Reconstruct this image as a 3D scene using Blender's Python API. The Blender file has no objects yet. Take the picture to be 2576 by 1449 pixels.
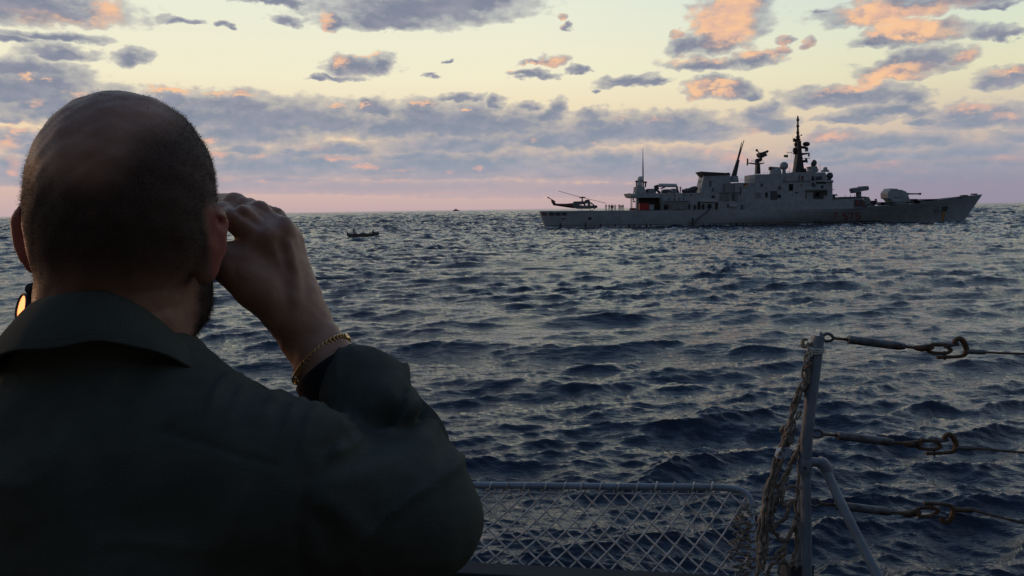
import bpy, bmesh, math, random
import numpy as np
from mathutils import Vector, Matrix, Euler
rnd = random.Random(7)
SC = bpy.context.scene
COL = SC.collection
PI = math.pi
R = math.radians

# ---------------------------------------------------------------- camera
FD = 2061.0                       # focal length in reference pixels (frame 2576 x 1449)
EYE = 5.4
PITCH, ROLL = R(5.50), R(0.83)
cam = bpy.data.cameras.new('camera'); cam.sensor_width = 36.0; cam.lens = FD/2576*36
cam.clip_start = 0.05; cam.clip_end = 90000
camo = bpy.data.objects.new('camera', cam); COL.objects.link(camo)
camR = Matrix.Rotation(PI/2-PITCH, 3, 'X') @ Matrix.Rotation(-ROLL, 3, 'Z')
camo.matrix_world = Matrix.Translation((0, 0, EYE)) @ camR.to_4x4()
SC.camera = camo

def ray(px, py):
    return (camR @ Vector(((px-1288)/FD, -(py-724.5)/FD, -1.0))).normalized()
def P(px, py, y):
    """point of the scene at distance y ahead of the lens, seen at reference pixel px,py"""
    d = ray(px, py); k = y/d.y
    return Vector((d.x*k, y, EYE+d.z*k))
def azel(px, py):
    d = ray(px, py)
    return math.degrees(math.atan2(d.x, d.y)), math.degrees(math.asin(d.z))

# ---------------------------------------------------------------- exposure
vs = SC.view_settings
SC.display_settings.display_device = 'sRGB'
vs.view_transform = 'Standard'; vs.look = 'None'; vs.exposure = 0.0; vs.gamma = 1.0; vs.use_curve_mapping = False

# ---------------------------------------------------------------- sun (just above the sea, far to the left, veiled)
SUN_AZ, SUN_EL = R(-62), R(2.5)
sd = Vector((math.sin(SUN_AZ)*math.cos(SUN_EL), math.cos(SUN_AZ)*math.cos(SUN_EL), math.sin(SUN_EL)))
sl = bpy.data.lights.new('sun', 'SUN'); sl.energy = 0.35; sl.angle = R(4); sl.color = (1.0, .50, .24)
slo = bpy.data.objects.new('sun', sl); COL.objects.link(slo)
slo.rotation_euler = sd.to_track_quat('Z', 'Y').to_euler()

# ---------------------------------------------------------------- node helpers
class NB:
    def __init__(s, nt): s.nt = nt
    def n(s, t, **kw):
        nd = s.nt.nodes.new(t)
        for k, v in kw.items(): setattr(nd, k, v)
        return nd
    def put(s, sock, v):
        if isinstance(v, bpy.types.NodeSocket): s.nt.links.new(v, sock)
        elif v is not None: sock.default_value = v
    def m(s, op, a, b=None, c=None, clamp=False):
        nd = s.n('ShaderNodeMath', operation=op, use_clamp=clamp)
        s.put(nd.inputs[0], a); s.put(nd.inputs[1], b); s.put(nd.inputs[2], c)
        return nd.outputs[0]
    def v(s, op, a, b=None, c=None):
        nd = s.n('ShaderNodeVectorMath', operation=op)
        s.put(nd.inputs[0], a)
        if op == 'SCALE': s.put(nd.inputs['Scale'], b)
        else:
            s.put(nd.inputs[1], b); s.put(nd.inputs[2], c)
        return nd.outputs['Value'] if op in ('LENGTH', 'DOT_PRODUCT', 'DISTANCE') else nd.outputs['Vector']
    def xyz(s, x=0., y=0., z=0.):
        nd = s.n('ShaderNodeCombineXYZ')
        for i, a in enumerate((x, y, z)): s.put(nd.inputs[i], a)
        return nd.outputs[0]
    def sep(s, v):
        nd = s.n('ShaderNodeSeparateXYZ'); s.put(nd.inputs[0], v); return nd.outputs
    def noise(s, v, scale, detail=4, rough=.5, col=False, lac=2.0, dist=0.0):
        nd = s.n('ShaderNodeTexNoise'); s.put(nd.inputs['Vector'], v); s.put(nd.inputs['Scale'], scale)
        nd.inputs['Detail'].default_value = detail; nd.inputs['Roughness'].default_value = rough
        nd.inputs['Lacunarity'].default_value = lac; nd.inputs['Distortion'].default_value = dist
        return nd.outputs['Color' if col else 'Fac']
    def ss(s, x, a, b, lo=0., hi=1.):
        nd = s.n('ShaderNodeMapRange', interpolation_type='SMOOTHSTEP', clamp=True)
        for k, q in zip(('Value', 'From Min', 'From Max', 'To Min', 'To Max'), (x, a, b, lo, hi)): s.put(nd.inputs[k], q)
        return nd.outputs[0]
    def mix(s, f, a, b, mode='MIX'):
        nd = s.n('ShaderNodeMix', data_type='RGBA', blend_type=mode, clamp_factor=True)
        s.put(nd.inputs[0], f)
        s.put(nd.inputs[6], a if isinstance(a, bpy.types.NodeSocket) else (*a[:3], 1))
        s.put(nd.inputs[7], b if isinstance(b, bpy.types.NodeSocket) else (*b[:3], 1))
        return nd.outputs[2]
    def ramp(s, f, stops, interp='LINEAR'):
        nd = s.n('ShaderNodeValToRGB'); cr = nd.color_ramp; cr.interpolation = interp
        while len(cr.elements) < len(stops): cr.elements.new(.5)
        for e, (p, c) in zip(cr.elements, stops): e.position = p; e.color = (*c, 1)
        s.put(nd.inputs[0], f); return nd.outputs[0]

def srgb(r, g, b):
    f = lambda c: (c/255/12.92) if c <= 10.3 else ((c/255+.055)/1.055)**2.4
    return (f(r), f(g), f(b))

# ---------------------------------------------------------------- sky
# cumulus seen in reference pixels: centre, half width, half height (flat bases)
CL = [(100,30,205,52),(40,20,160,60),(130,98,125,17),(20,104,60,12),(150,136,85,20),(70,178,130,30),(55,235,170,62),(130,215,95,50),(330,147,40,22),
 (455,52,55,11),(575,62,16,12),(718,55,42,20),(690,5,110,16),(1050,30,290,56),(980,60,180,34),(1180,10,170,45),(1270,0,60,30),(840,60,28,36),
 (905,175,88,36),(958,172,38,34),(845,200,62,12),(800,204,34,10),(870,170,50,30),(1085,190,22,7),(1125,158,16,6),
 (1335,190,78,13),(1392,158,46,20),(1350,162,40,12),(1415,52,14,14),(1430,72,14,8),(1455,178,26,13),
 (1590,210,85,17),(1560,200,42,18),(1640,208,40,12),(1510,225,12,6),
 (1840,60,100,70),(1870,12,72,60),(1800,110,90,40),(1770,165,110,24),(1730,120,50,36),(1900,150,70,26),(1960,130,34,16),(1970,103,18,15),(2030,108,20,16),(1700,85,16,14),
 (1815,232,88,32),(1760,235,45,34),(1880,240,40,16),(1790,212,50,28),(1850,220,50,30),
 (2270,22,190,34),(2200,40,100,34),(2400,5,160,22),(2270,85,90,30),(2310,95,130,30),(2360,75,70,24),(2210,105,60,20),(2068,22,14,10),(2500,10,60,10),
 (2280,175,120,28),(2330,150,95,36),(2260,195,80,22),(2420,150,40,22),(2240,165,40,30),
 (2490,85,52,20),(2540,90,40,14),(2540,205,70,30),(2500,215,40,24),(2560,185,40,22),
 (2070,258,95,30),(2180,252,110,34),(2110,240,130,26),(2220,285,110,20),(2295,255,45,28),(2140,302,90,16),(2290,285,60,20),
 (2450,310,110,32),(2520,300,80,40),(2420,290,60,26),(2330,305,40,14),(2560,350,60,20),
 (420,262,90,44),(300,270,140,46),(560,268,140,42),(640,290,130,52),(470,300,120,60),(720,300,120,52),(830,318,150,44),(950,280,75,32),(920,268,28,22),(1060,300,100,52),
 (1000,330,200,46),(1180,300,100,44),(1150,255,55,18),(1190,252,36,20),(1250,262,30,26),(1330,275,26,18),(1400,275,34,30),(1380,300,50,34),(1260,320,170,48),(1490,315,70,38),(1480,290,34,20),
 (1560,330,120,42),(1680,320,130,42),(1740,345,110,34),(1800,320,60,24),(1400,355,220,42),(1150,370,240,42),(850,380,130,24),(660,350,80,26),(620,378,60,20),(750,385,60,18),(1050,395,160,20),(1920,300,55,38),(1930,275,30,24),(1940,320,70,26),
 (700,420,150,24),(900,432,190,18),(1250,410,220,22),(1500,405,220,26),(1700,412,120,20),(1120,445,300,14),(1500,440,260,16),(700,455,150,14),
 (2100,350,80,24),(2200,365,150,30),(2330,360,90,24),(2450,385,120,26),(2080,385,80,28),(2250,400,190,20),(2050,410,130,14),(2460,420,160,22),(2150,440,250,18),(2530,450,160,20),(2300,470,260,12),(2050,475,130,10),(1850,445,110,12),(1800,470,160,9),
 (1150,425,520,56),(740,425,360,56),(1600,430,360,52),(620,340,200,60),(700,305,330,58),(1120,325,430,56),(1600,335,300,50),(180,280,200,60),(2250,450,360,50),(1000,476,480,24),(1500,484,440,22),(2250,490,460,26),(1850,470,300,24),(560,470,260,24),(120,440,200,50),(50,345,90,22),(80,375,60,26),(30,420,50,30),(100,430,80,30),(60,460,90,20),(10,300,60,12)]
# parts of the clouds that the low sun reaches
LIT = [(1815,75,85,60,.6),(2300,60,150,44,.5),(2290,180,120,26,.35),(1815,232,70,24,.35),(270,28,45,45,1.),(90,45,90,20,.42),(180,60,60,18,.4),(200,235,34,14,1.),(70,193,24,8,.9),(120,197,20,6,.9),(85,262,20,16,.8),(40,318,75,14,1.),(20,355,30,20,.8),(35,410,24,22,.8),(35,438,18,12,.9),
 (822,62,20,40,1.),(838,90,32,16,.6),(862,155,28,18,1.),(935,135,20,8,.9),(905,140,30,8,.7),
 (390,222,36,10,.8),(440,224,60,10,.9),(545,232,45,9,1.),(610,238,40,9,.9),(850,268,28,7,1.),(915,266,30,6,.9),(1062,262,42,12,1.),(1170,278,15,7,1.),
 (1415,52,20,22,.8),(1392,156,52,22,.8),(1340,165,50,10,.8),(1275,180,30,6,.8),
 (1800,45,110,50,.95),(1860,20,70,50,.8),(1840,85,70,28,.75),(1700,150,60,14,.85),(1800,150,60,14,.6),(1900,128,60,22,.75),(1960,130,40,18,.7),(1968,103,24,20,.8),(2028,108,28,20,.8),(1700,85,24,20,.6),(1850,10,40,26,1.),
 (1748,228,34,36,1.),(1790,208,40,14,.9),(1822,230,28,16,.7),(1840,205,40,12,.7),
 (2180,25,80,34,1.),(2260,35,110,28,.7),(2230,80,60,20,.9),(2330,70,36,18,.85),(2290,85,70,26,.5),(2380,90,60,20,.4),(2400,5,100,16,.35),
 (2430,140,40,22,.75),(2230,172,40,20,.8),(2290,165,50,18,.4),(2210,190,60,12,.6),(2270,195,60,12,.5),(2540,180,60,12,.8),
 (2160,218,70,16,.8),(2190,208,50,14,.8),(2080,232,50,8,.5),(2440,272,60,14,.9),(2540,290,50,16,.5),
 (520,352,28,10,1.),(550,388,40,12,.9),(650,392,30,8,.7),(875,350,20,9,.9),(795,372,50,10,.4),(850,398,70,9,.7),(920,418,46,10,1.),(1000,428,50,6,.5),(1205,422,20,8,.9),(1130,432,14,7,.8),(990,454,55,9,.8),(570,455,30,6,.6),(660,458,30,5,.6),(1640,420,80,14,.3),
 (1470,290,10,10,.2),(1560,294,40,6,.7),(1660,300,40,7,.5),(1900,330,40,16,.5),(1930,350,90,18,.7),(2080,345,90,16,.75),(2000,420,90,14,.5),(2230,415,60,14,.5),(2300,430,40,12,.4),(1860,398,80,18,.7),(1780,380,60,10,.5),(2520,400,60,14,.4),(1345,352,14,9,.8),(1500,358,14,7,.6)]

def blob_chain(nb, p, items, weight=False):
    acc = None
    for it in items:
        cx, cy, rx, ry = it[:4]
        a, e = azel(cx, cy)
        kx = 36.2/rx; ky = 36.2/ry
        w = nb.v('MULTIPLY', nb.v('SUBTRACT', p, (a, e, 0)), (kx, ky, 0))
        if not weight: w = nb.v('MAXIMUM', nb.v('MULTIPLY', w, (1, 1, 0)), nb.v('MULTIPLY', w, (-1, -1.9, 0)))
        q = nb.m('SUBTRACT', 1.0, nb.v('LENGTH', w))
        if weight: q = nb.m('MULTIPLY', nb.m('MULTIPLY', q, 1.0, clamp=True), it[4])
        acc = q if acc is None else (nb.m('ADD', acc, q) if weight else nb.m('SMOOTH_MAX', acc, q, .12))
    return acc

def near_items(items, a0, a1, e0, e1, grow, warp):
    out = []
    for it in items:
        a, e = azel(it[0], it[1]); rx = it[2]/36.2*grow+warp; ry = it[3]/36.2*grow+warp*.55
        if a+rx > a0 and a-rx < a1 and e+ry > e0 and e-ry < e1: out.append(it)
    return out

def sky_leaf(name, box):
    """colour of one window of the sky; box None: the rest of the sky, with free-running cumulus"""
    g = bpy.data.node_groups.new(name, 'ShaderNodeTree')
    g.interface.new_socket('P', in_out='INPUT', socket_type='NodeSocketVector')
    g.interface.new_socket('Color', in_out='OUTPUT', socket_type='NodeSocketColor')
    nb = NB(g); gi = nb.n('NodeGroupInput'); go = nb.n('NodeGroupOutput'); p = gi.outputs[0]
    az, el, _ = nb.sep(p)
    f = nb.m('DIVIDE', nb.m('MAXIMUM', el, 0.0), 90.0)
    base = nb.ramp(f, [(0, srgb(196,170,172)), (.012, srgb(208,180,174)), (.035, srgb(228,196,172)), (.065, srgb(240,220,184)), (.10, srgb(243,236,206)),
                       (.15, srgb(234,237,216)), (.24, srgb(164,188,206)), (.45, srgb(104,134,172)), (1, srgb(62,90,138))])
    cool = nb.ramp(f, [(0, srgb(150,143,163)), (.02, srgb(164,152,164)), (.06, srgb(214,198,178)), (.09, srgb(228,223,190)), (.12, srgb(219,227,205)), (.15, srgb(202,218,214)), (.24, srgb(150,176,200)), (.45, srgb(98,128,168)), (1, srgb(60,88,136))])
    base = nb.mix(nb.ss(az, -2, 34), base, cool)
    if box:
        e_amp = nb.ss(el, 0.0, 8.0, .35, 1.0)
        ps = nb.v('MULTIPLY', p, (1, 1.7, 1))
        w1 = nb.v('SUBTRACT', nb.noise(ps, .55, 2, .5, col=True), (.5, .5, .5))
        w2 = nb.v('SUBTRACT', nb.noise(ps, 2.0, 3, .55, col=True), (.5, .5, .5))
        w = nb.v('ADD', nb.v('MULTIPLY', w1, (2.4, 1.3, 0)), nb.v('MULTIPLY', w2, (.6, .42, 0)))
        q = nb.v('ADD', p, nb.v('SCALE', w, e_amp))
        its = near_items(CL, *box, 1.6, .9)
        core = blob_chain(nb, q, its) if its else nb.m('ADD', -2.0, 0.0)
        core = nb.m('MAXIMUM', core, -.6)
        det = nb.noise(ps, 1.15, 7, .54)
        d0 = nb.m('ADD', nb.m('ADD', core, nb.m('MULTIPLY', nb.m('SUBTRACT', det, .5), .85)), .22)
    else:
        k = nb.m('DIVIDE', 1.0, nb.m('TANGENT', nb.m('RADIANS', nb.m('ADD', nb.m('MAXIMUM', el, .6), 1.5))))
        ar = nb.m('RADIANS', az)
        gp = nb.xyz(nb.m('MULTIPLY', nb.m('SINE', ar), k), nb.m('MULTIPLY', nb.m('COSINE', ar), k), 3.3)
        d0 = nb.m('MULTIPLY', nb.m('SUBTRACT', nb.noise(gp, .9, 6, .55), .49), 4.0)
        ps = nb.v('MULTIPLY', p, (1, 1.7, 1)); det = nb.noise(ps, .8, 4, .55)
    r1 = nb.noise(ps, 1.0, 3, .5); r2 = nb.noise(nb.v('ADD', ps, (-.22, .75, 0)), 1.0, 3, .5)
    relief = nb.m('ADD', nb.m('SUBTRACT', r1, r2), nb.m('MULTIPLY', nb.m('SUBTRACT', det, .5), .20))            # tops turned to the light
    vary = nb.noise(nb.v('ADD', ps, (40, 11, 0)), .40, 4, .5)
    low = nb.ss(el, .4, 9.5)
    dark = nb.mix(low, srgb(146,158,174), srgb(130,137,154))
    midc = nb.mix(low, srgb(172,171,182), srgb(156,155,168))
    t = nb.m('ADD', nb.m('MULTIPLY', nb.m('SUBTRACT', vary, .5), 1.5), nb.m('MULTIPLY', relief, .8))
    cc = nb.mix(nb.ss(t, -.34, .60), dark, midc)
    cc = nb.mix(nb.ss(d0, .10, .95, .80, 0.), cc, nb.mix(.35, base, srgb(172,170,180)))
    warm = nb.mix(nb.ss(el, 1.5, 8), srgb(224,176,164), srgb(250,200,156))
    if box:
        its = near_items(LIT, *box, 1.0, .9)
        if its:
            lit = blob_chain(nb, nb.v('ADD', p, nb.v('SCALE', nb.v('ADD', nb.v('MULTIPLY', w1, (1.2, .8, 0)), nb.v('MULTIPLY', w2, (1.4, 1.0, 0))), e_amp)), its, True)
            lit = nb.m('MULTIPLY', lit, nb.ss(relief, -.28, .20, .65, 1.25))
            lit = nb.ss(lit, .0, .90)
            litc = nb.mix(nb.ss(t, -.2, .25), nb.mix(.5, warm, srgb(205,170,168)), warm)
            cc = nb.mix(nb.m('MULTIPLY', lit, .95), cc, litc)
    else:
        cc = nb.mix(nb.m('MULTIPLY', nb.ss(t, .05, .4), .5), cc, warm)
    veil = nb.mix(nb.ss(az, -5, 28), srgb(192,170,174), srgb(150,143,162))
    cc = nb.mix(nb.ss(el, .3, 3.6, .95, 0.), cc, veil)
    al = nb.m('MULTIPLY', nb.ss(d0, .0, .32), nb.ss(el, 0.15, 1.4, .5, 1.0))
    col = nb.mix(al, base, cc)
    if not box:
        col = nb.mix(nb.ss(el, 20, 45, 0., .35), col, srgb(92,122,160))
        sky = nb.n('ShaderNodeTexSky', sky_type='NISHITA', sun_disc=False, sun_elevation=SUN_EL, sun_rotation=SUN_AZ, dust_density=2.0)
        col = nb.mix(.10, col, nb.v('SCALE', sky.outputs[0], .10))
        # away from the glow the evening sky is dimmer and bluer
        ca = nb.m('COSINE', nb.m('RADIANS', nb.m('ADD', az, 8.0)))
        back = nb.m('MAXIMUM', nb.ss(ca, -.45, .65), nb.ss(el, 25, 75, 0., .5))
        dimc = nb.mix(nb.ss(el, 0, 30), srgb(84,90,112), srgb(60,76,106))
        col = nb.mix(nb.m('SUBTRACT', 1.0, back), col, nb.mix(.35, dimc, col))
        col = nb.mix(nb.ss(el, -2.0, -.2, 1, 0), col, srgb(50,58,74))
    nb.put(go.inputs[0], col)
    return g

def build_world():
    w = bpy.data.worlds.new('World'); SC.world = w; w.use_nodes = True
    nt = w.node_tree; nt.nodes.clear(); nb = NB(nt)
    tc = nb.n('ShaderNodeTexCoord').outputs['Generated']
    x, y, z = nb.sep(nb.v('NORMALIZE', tc))
    az = nb.m('DEGREES', nb.m('ARCTAN2', x, y)); el = nb.m('DEGREES', nb.m('ARCSINE', z))
    p = nb.xyz(az, el, 0.)
    def leaf(box):
        n = nb.n('ShaderNodeGroup'); n.node_tree = sky_leaf('sky_window', box); nb.put(n.inputs[0], p)
        bg = nb.n('ShaderNodeBackground'); nb.put(bg.inputs['Color'], n.outputs[0]); bg.inputs['Strength'].default_value = 1.0
        return bg.outputs[0]
    def pick(f, a, b):
        n = nb.n('ShaderNodeMixShader'); nb.put(n.inputs[0], f); nb.put(n.inputs[1], a); nb.put(n.inputs[2], b); return n.outputs[0]
    E = [-1.0, 5.5, 10.0, 17.0]
    def tree(a0, a1, na):
        if na == 1:
            l = [leaf((a0, a1, E[i], E[i+1])) for i in range(3)]
            return pick(nb.m('GREATER_THAN', el, E[1]), l[0], pick(nb.m('GREATER_THAN', el, E[2]), l[1], l[2]))
        mid = a0+(a1-a0)*(na//2)/na
        return pick(nb.m('GREATER_THAN', az, mid), tree(a0, mid, na//2), tree(mid, a1, na-na//2))
    inner = tree(-34.5, 34.5, 8)
    rest = leaf(None)
    # the two cumulus fields fade into each other over a few degrees
    fa = nb.m('MULTIPLY', nb.ss(nb.m('ABSOLUTE', az), 33.0, 34.4, 1, 0), nb.m('MULTIPLY', nb.ss(el, 14.8, 16.9, 1, 0), nb.m('GREATER_THAN', el, -.9)))
    out = nb.n('ShaderNodeOutputWorld'); nt.links.new(pick(fa, rest, inner), out.inputs[0])
    w.cycles.sampling_method = 'MANUAL'; w.cycles.sample_map_resolution = 256
build_world()
# ---------------------------------------------------------------- object helpers
def tag(o, label=None, cat=None, group=None, kind=None):
    for k, v in (('label', label), ('category', cat), ('group', group), ('kind', kind)):
        if v: o[k] = v
    return o
def smooth_mesh(me, on=True):
    me.polygons.foreach_set('use_smooth', [on]*len(me.polygons)); me.update()
def arr_mesh(name, verts, quads, mat=None, smooth=True):
    me = bpy.data.meshes.new(name)
    verts = np.asarray(verts, np.float32); quads = np.asarray(quads, np.int32); n = quads.shape[1]
    me.vertices.add(len(verts)); me.vertices.foreach_set('co', verts.ravel())
    me.loops.add(quads.size); me.loops.foreach_set('vertex_index', quads.ravel())
    me.polygons.add(len(quads)); me.polygons.foreach_set('loop_start', np.arange(0, quads.size, n, dtype=np.int32))
    me.polygons.foreach_set('use_smooth', np.full(len(quads), smooth))
    me.update(calc_edges=True)
    if mat: me.materials.append(mat)
    return me
def link(name, me, parent=None, loc=None):
    o = bpy.data.objects.new(name, me); COL.objects.link(o)
    if parent: o.parent = parent
    if loc is not None: o.location = loc
    return o

def material(name):
    m = bpy.data.materials.new(name); m.use_nodes = True
    nt = m.node_tree; nb = NB(nt); bs = nt.nodes['Principled BSDF']
    return m, nb, bs
def basic(name, col, rough=.5, metal=0., var=.25, scale=6., bump=.0, bscale=40., spec=.5, stain=None, stain_amt=.5, stain_th=.56):
    m, nb, bs = material(name)
    tc = nb.n('ShaderNodeTexCoord').outputs['Object']
    n = nb.noise(tc, scale, 6, .6)
    c = nb.mix(nb.ss(n, .3, .7), [q*(1-var) for q in col], [min(1, q*(1+var)) for q in col])
    if stain:
        n2 = nb.noise(nb.v('ADD', tc, (3.1, 7.7, 1.3)), scale*1.7, 8, .65)
        c = nb.mix(nb.m('MULTIPLY', nb.ss(n2, stain_th, stain_th+.1), stain_amt), c, stain)
    nb.put(bs.inputs['Base Color'], c); bs.inputs['Roughness'].default_value = rough; bs.inputs['Metallic'].default_value = metal
    bs.inputs['Specular IOR Level'].default_value = spec
    if bump:
        b = nb.n('ShaderNodeBump'); b.inputs['Strength'].default_value = bump; b.inputs['Distance'].default_value = .002
        nb.put(b.inputs['Height'], nb.noise(tc, bscale, 5, .6)); nb.put(bs.inputs['Normal'], b.outputs[0])
    return m

# ---------------------------------------------------------------- sea
def ocean_tile(N, L, kmin, kmax, wind, wdir, spread, seed, slope=3.6):
    rs = np.random.RandomState(seed)
    k1 = np.fft.fftfreq(N, 1/N)*2*np.pi/L
    kx, ky = np.meshgrid(k1, k1, indexing='ij'); k = np.hypot(kx, ky); k[0, 0] = 1e-6
    kp = 9.81/wind**2
    S = np.exp(-1.25*(kp/k)**2)/k**slope
    c = (kx*math.cos(wdir)+ky*math.sin(wdir))/k
    S *= (np.abs(c)**spread)*np.where(c > 0, 1, .35)+.03
    S *= 1/(1+np.exp(-(k-kmin)/(kmin*.1)))*1/(1+np.exp((k-kmax)/(kmax*.12))); S[0, 0] = 0
    h = np.sqrt(S)*(rs.randn(N, N)+1j*rs.randn(N, N))
    H = np.fft.ifft2(h); sc = 1/np.std(H.real)
    H = H.real*sc
    Dx = np.fft.ifft2(-1j*kx/k*h).real*sc; Dy = np.fft.ifft2(-1j*ky/k*h).real*sc
    return H, Dx, Dy
def bilin(T, L, x, y):
    N = T.shape[0]; u = (x/L) % 1*N; v = (y/L) % 1*N
    i = np.floor(u).astype(int); j = np.floor(v).astype(int); fu = u-i; fv = v-j
    i %= N; j %= N; i2 = (i+1) % N; j2 = (j+1) % N
    return T[i, j]*(1-fu)*(1-fv)+T[i2, j]*fu*(1-fv)+T[i, j2]*(1-fu)*fv+T[i2, j2]*fu*fv
WD = R(-84)      # seas run towards the ship and a little sideways
TILES = [(512, 143., .16, 2.6, 3.6, WD, 8, 3, .098, 1.15, 3.6), (512, 61., 2.2, 10.0, 2.6, WD+.22, 7, 11, .040, 1.05, 3.4), (512, 19., 8., 60., 1.4, WD-.2, 4.0, 5, .0105, .9, 2.9)]
def make_sea():
    ang = np.concatenate([np.linspace(-180, -42, 36)[:-1], np.arange(-42, 42.01, .105), np.linspace(42, 180, 36)[1:]])
    r = [1.6]
    while r[-1] < 3200:
        q = r[-1]; r.append(q+max(.02, min(1.15*q*q/4428, .0052*q)) if q > 6 else q+.35)
    while r[-1] < 60000: r.append(r[-1]*1.10)
    r = np.array(r); A, RR = np.meshgrid(np.radians(ang), r, indexing='ij')
    X = RR*np.sin(A); Y = RR*np.cos(A); Z = np.zeros_like(X); dX = np.zeros_like(X); dY = np.zeros_like(X)
    fade = [lambda q: np.clip((2200-q)/1400, 0, 1), lambda q: np.clip((2600-q)/2000, 0, 1)*(1+.8*np.clip((q-35)/120, 0, 1)), lambda q: np.clip((95-q)/60, 0, 1)]
    lf = ocean_tile(256, 190., .02, .35, 9., 0.4, .1, 77)[0]
    gust = np.clip(1+.28*bilin(lf, 190., X, Y), .45, 1.6)
    for (N, L, a, b, wn, wd, sp, sd_, amp, chop, slp), fd in zip(TILES, fade):
        T = ocean_tile(N, L, a, b, wn, wd, sp, sd_, slp)
        w = amp*fd(RR)*(gust if L < 100 else 1)
        Z += bilin(T[0], L, X, Y)*w; dX -= bilin(T[1], L, X, Y)*w*chop; dY -= bilin(T[2], L, X, Y)*w*chop
    rs = np.random.RandomState(2); J = rs.randn(*X.shape); J = sum(np.roll(J, q, 0) for q in range(11))/11**.5
    Z += J*np.clip((RR-45)/230, 0, 1)*np.clip(RR, 0, 480)*.00098*np.clip((20000-RR)/10000, 0, 1)
    V = np.stack([X+dX, Y+dY, Z], -1).reshape(-1, 3)
    na, nr = X.shape; i = np.arange(na*nr).reshape(na, nr)
    Q = np.stack([i[:-1, :-1], i[:-1, 1:], i[1:, 1:], i[1:, :-1]], -1).reshape(-1, 4)[:, ::-1]
    m, nb, bs = material('sea_water')
    g = nb.n('ShaderNodeNewGeometry').outputs['Position']
    ps = nb.v('MULTIPLY', g, (.38, 1.6, 1))
    bs.inputs['IOR'].default_value = 1.333
    n1 = nb.noise(ps, 1.0, 3, .6); n2 = nb.noise(nb.v('MULTIPLY', g, (.62, 1.15, 1)), 3.6, 5, .60); n3 = nb.noise(ps, .035, 3, .5)
    dist = nb.v('LENGTH', g)
    h = nb.m('ADD', nb.m('MULTIPLY', n1, nb.m('ADD', nb.ss(dist, 15, 260, .03, .42), nb.ss(dist, 400, 1500, 0, .5))), nb.m('MULTIPLY', n2, nb.ss(dist, 8, 110, .055, .14)))
    b = nb.n('ShaderNodeBump'); b.inputs['Distance'].default_value = 1.0
    nb.put(b.inputs['Strength'], nb.ss(n3, .35, .65, .55, 1.0)); nb.put(b.inputs['Height'], h)
    nb.put(bs.inputs['Normal'], b.outputs[0])
    nb.put(bs.inputs['Base Color'], nb.mix(nb.ss(n3, .3, .7), (.004, .010, .022), (.006, .014, .030)))
    nb.put(bs.inputs['Roughness'], nb.ss(dist, 15, 500, .04, .08))
    o = link('sea_water', arr_mesh('sea_water', V, Q, m)); tag(o, kind='structure')
make_sea()
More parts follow.
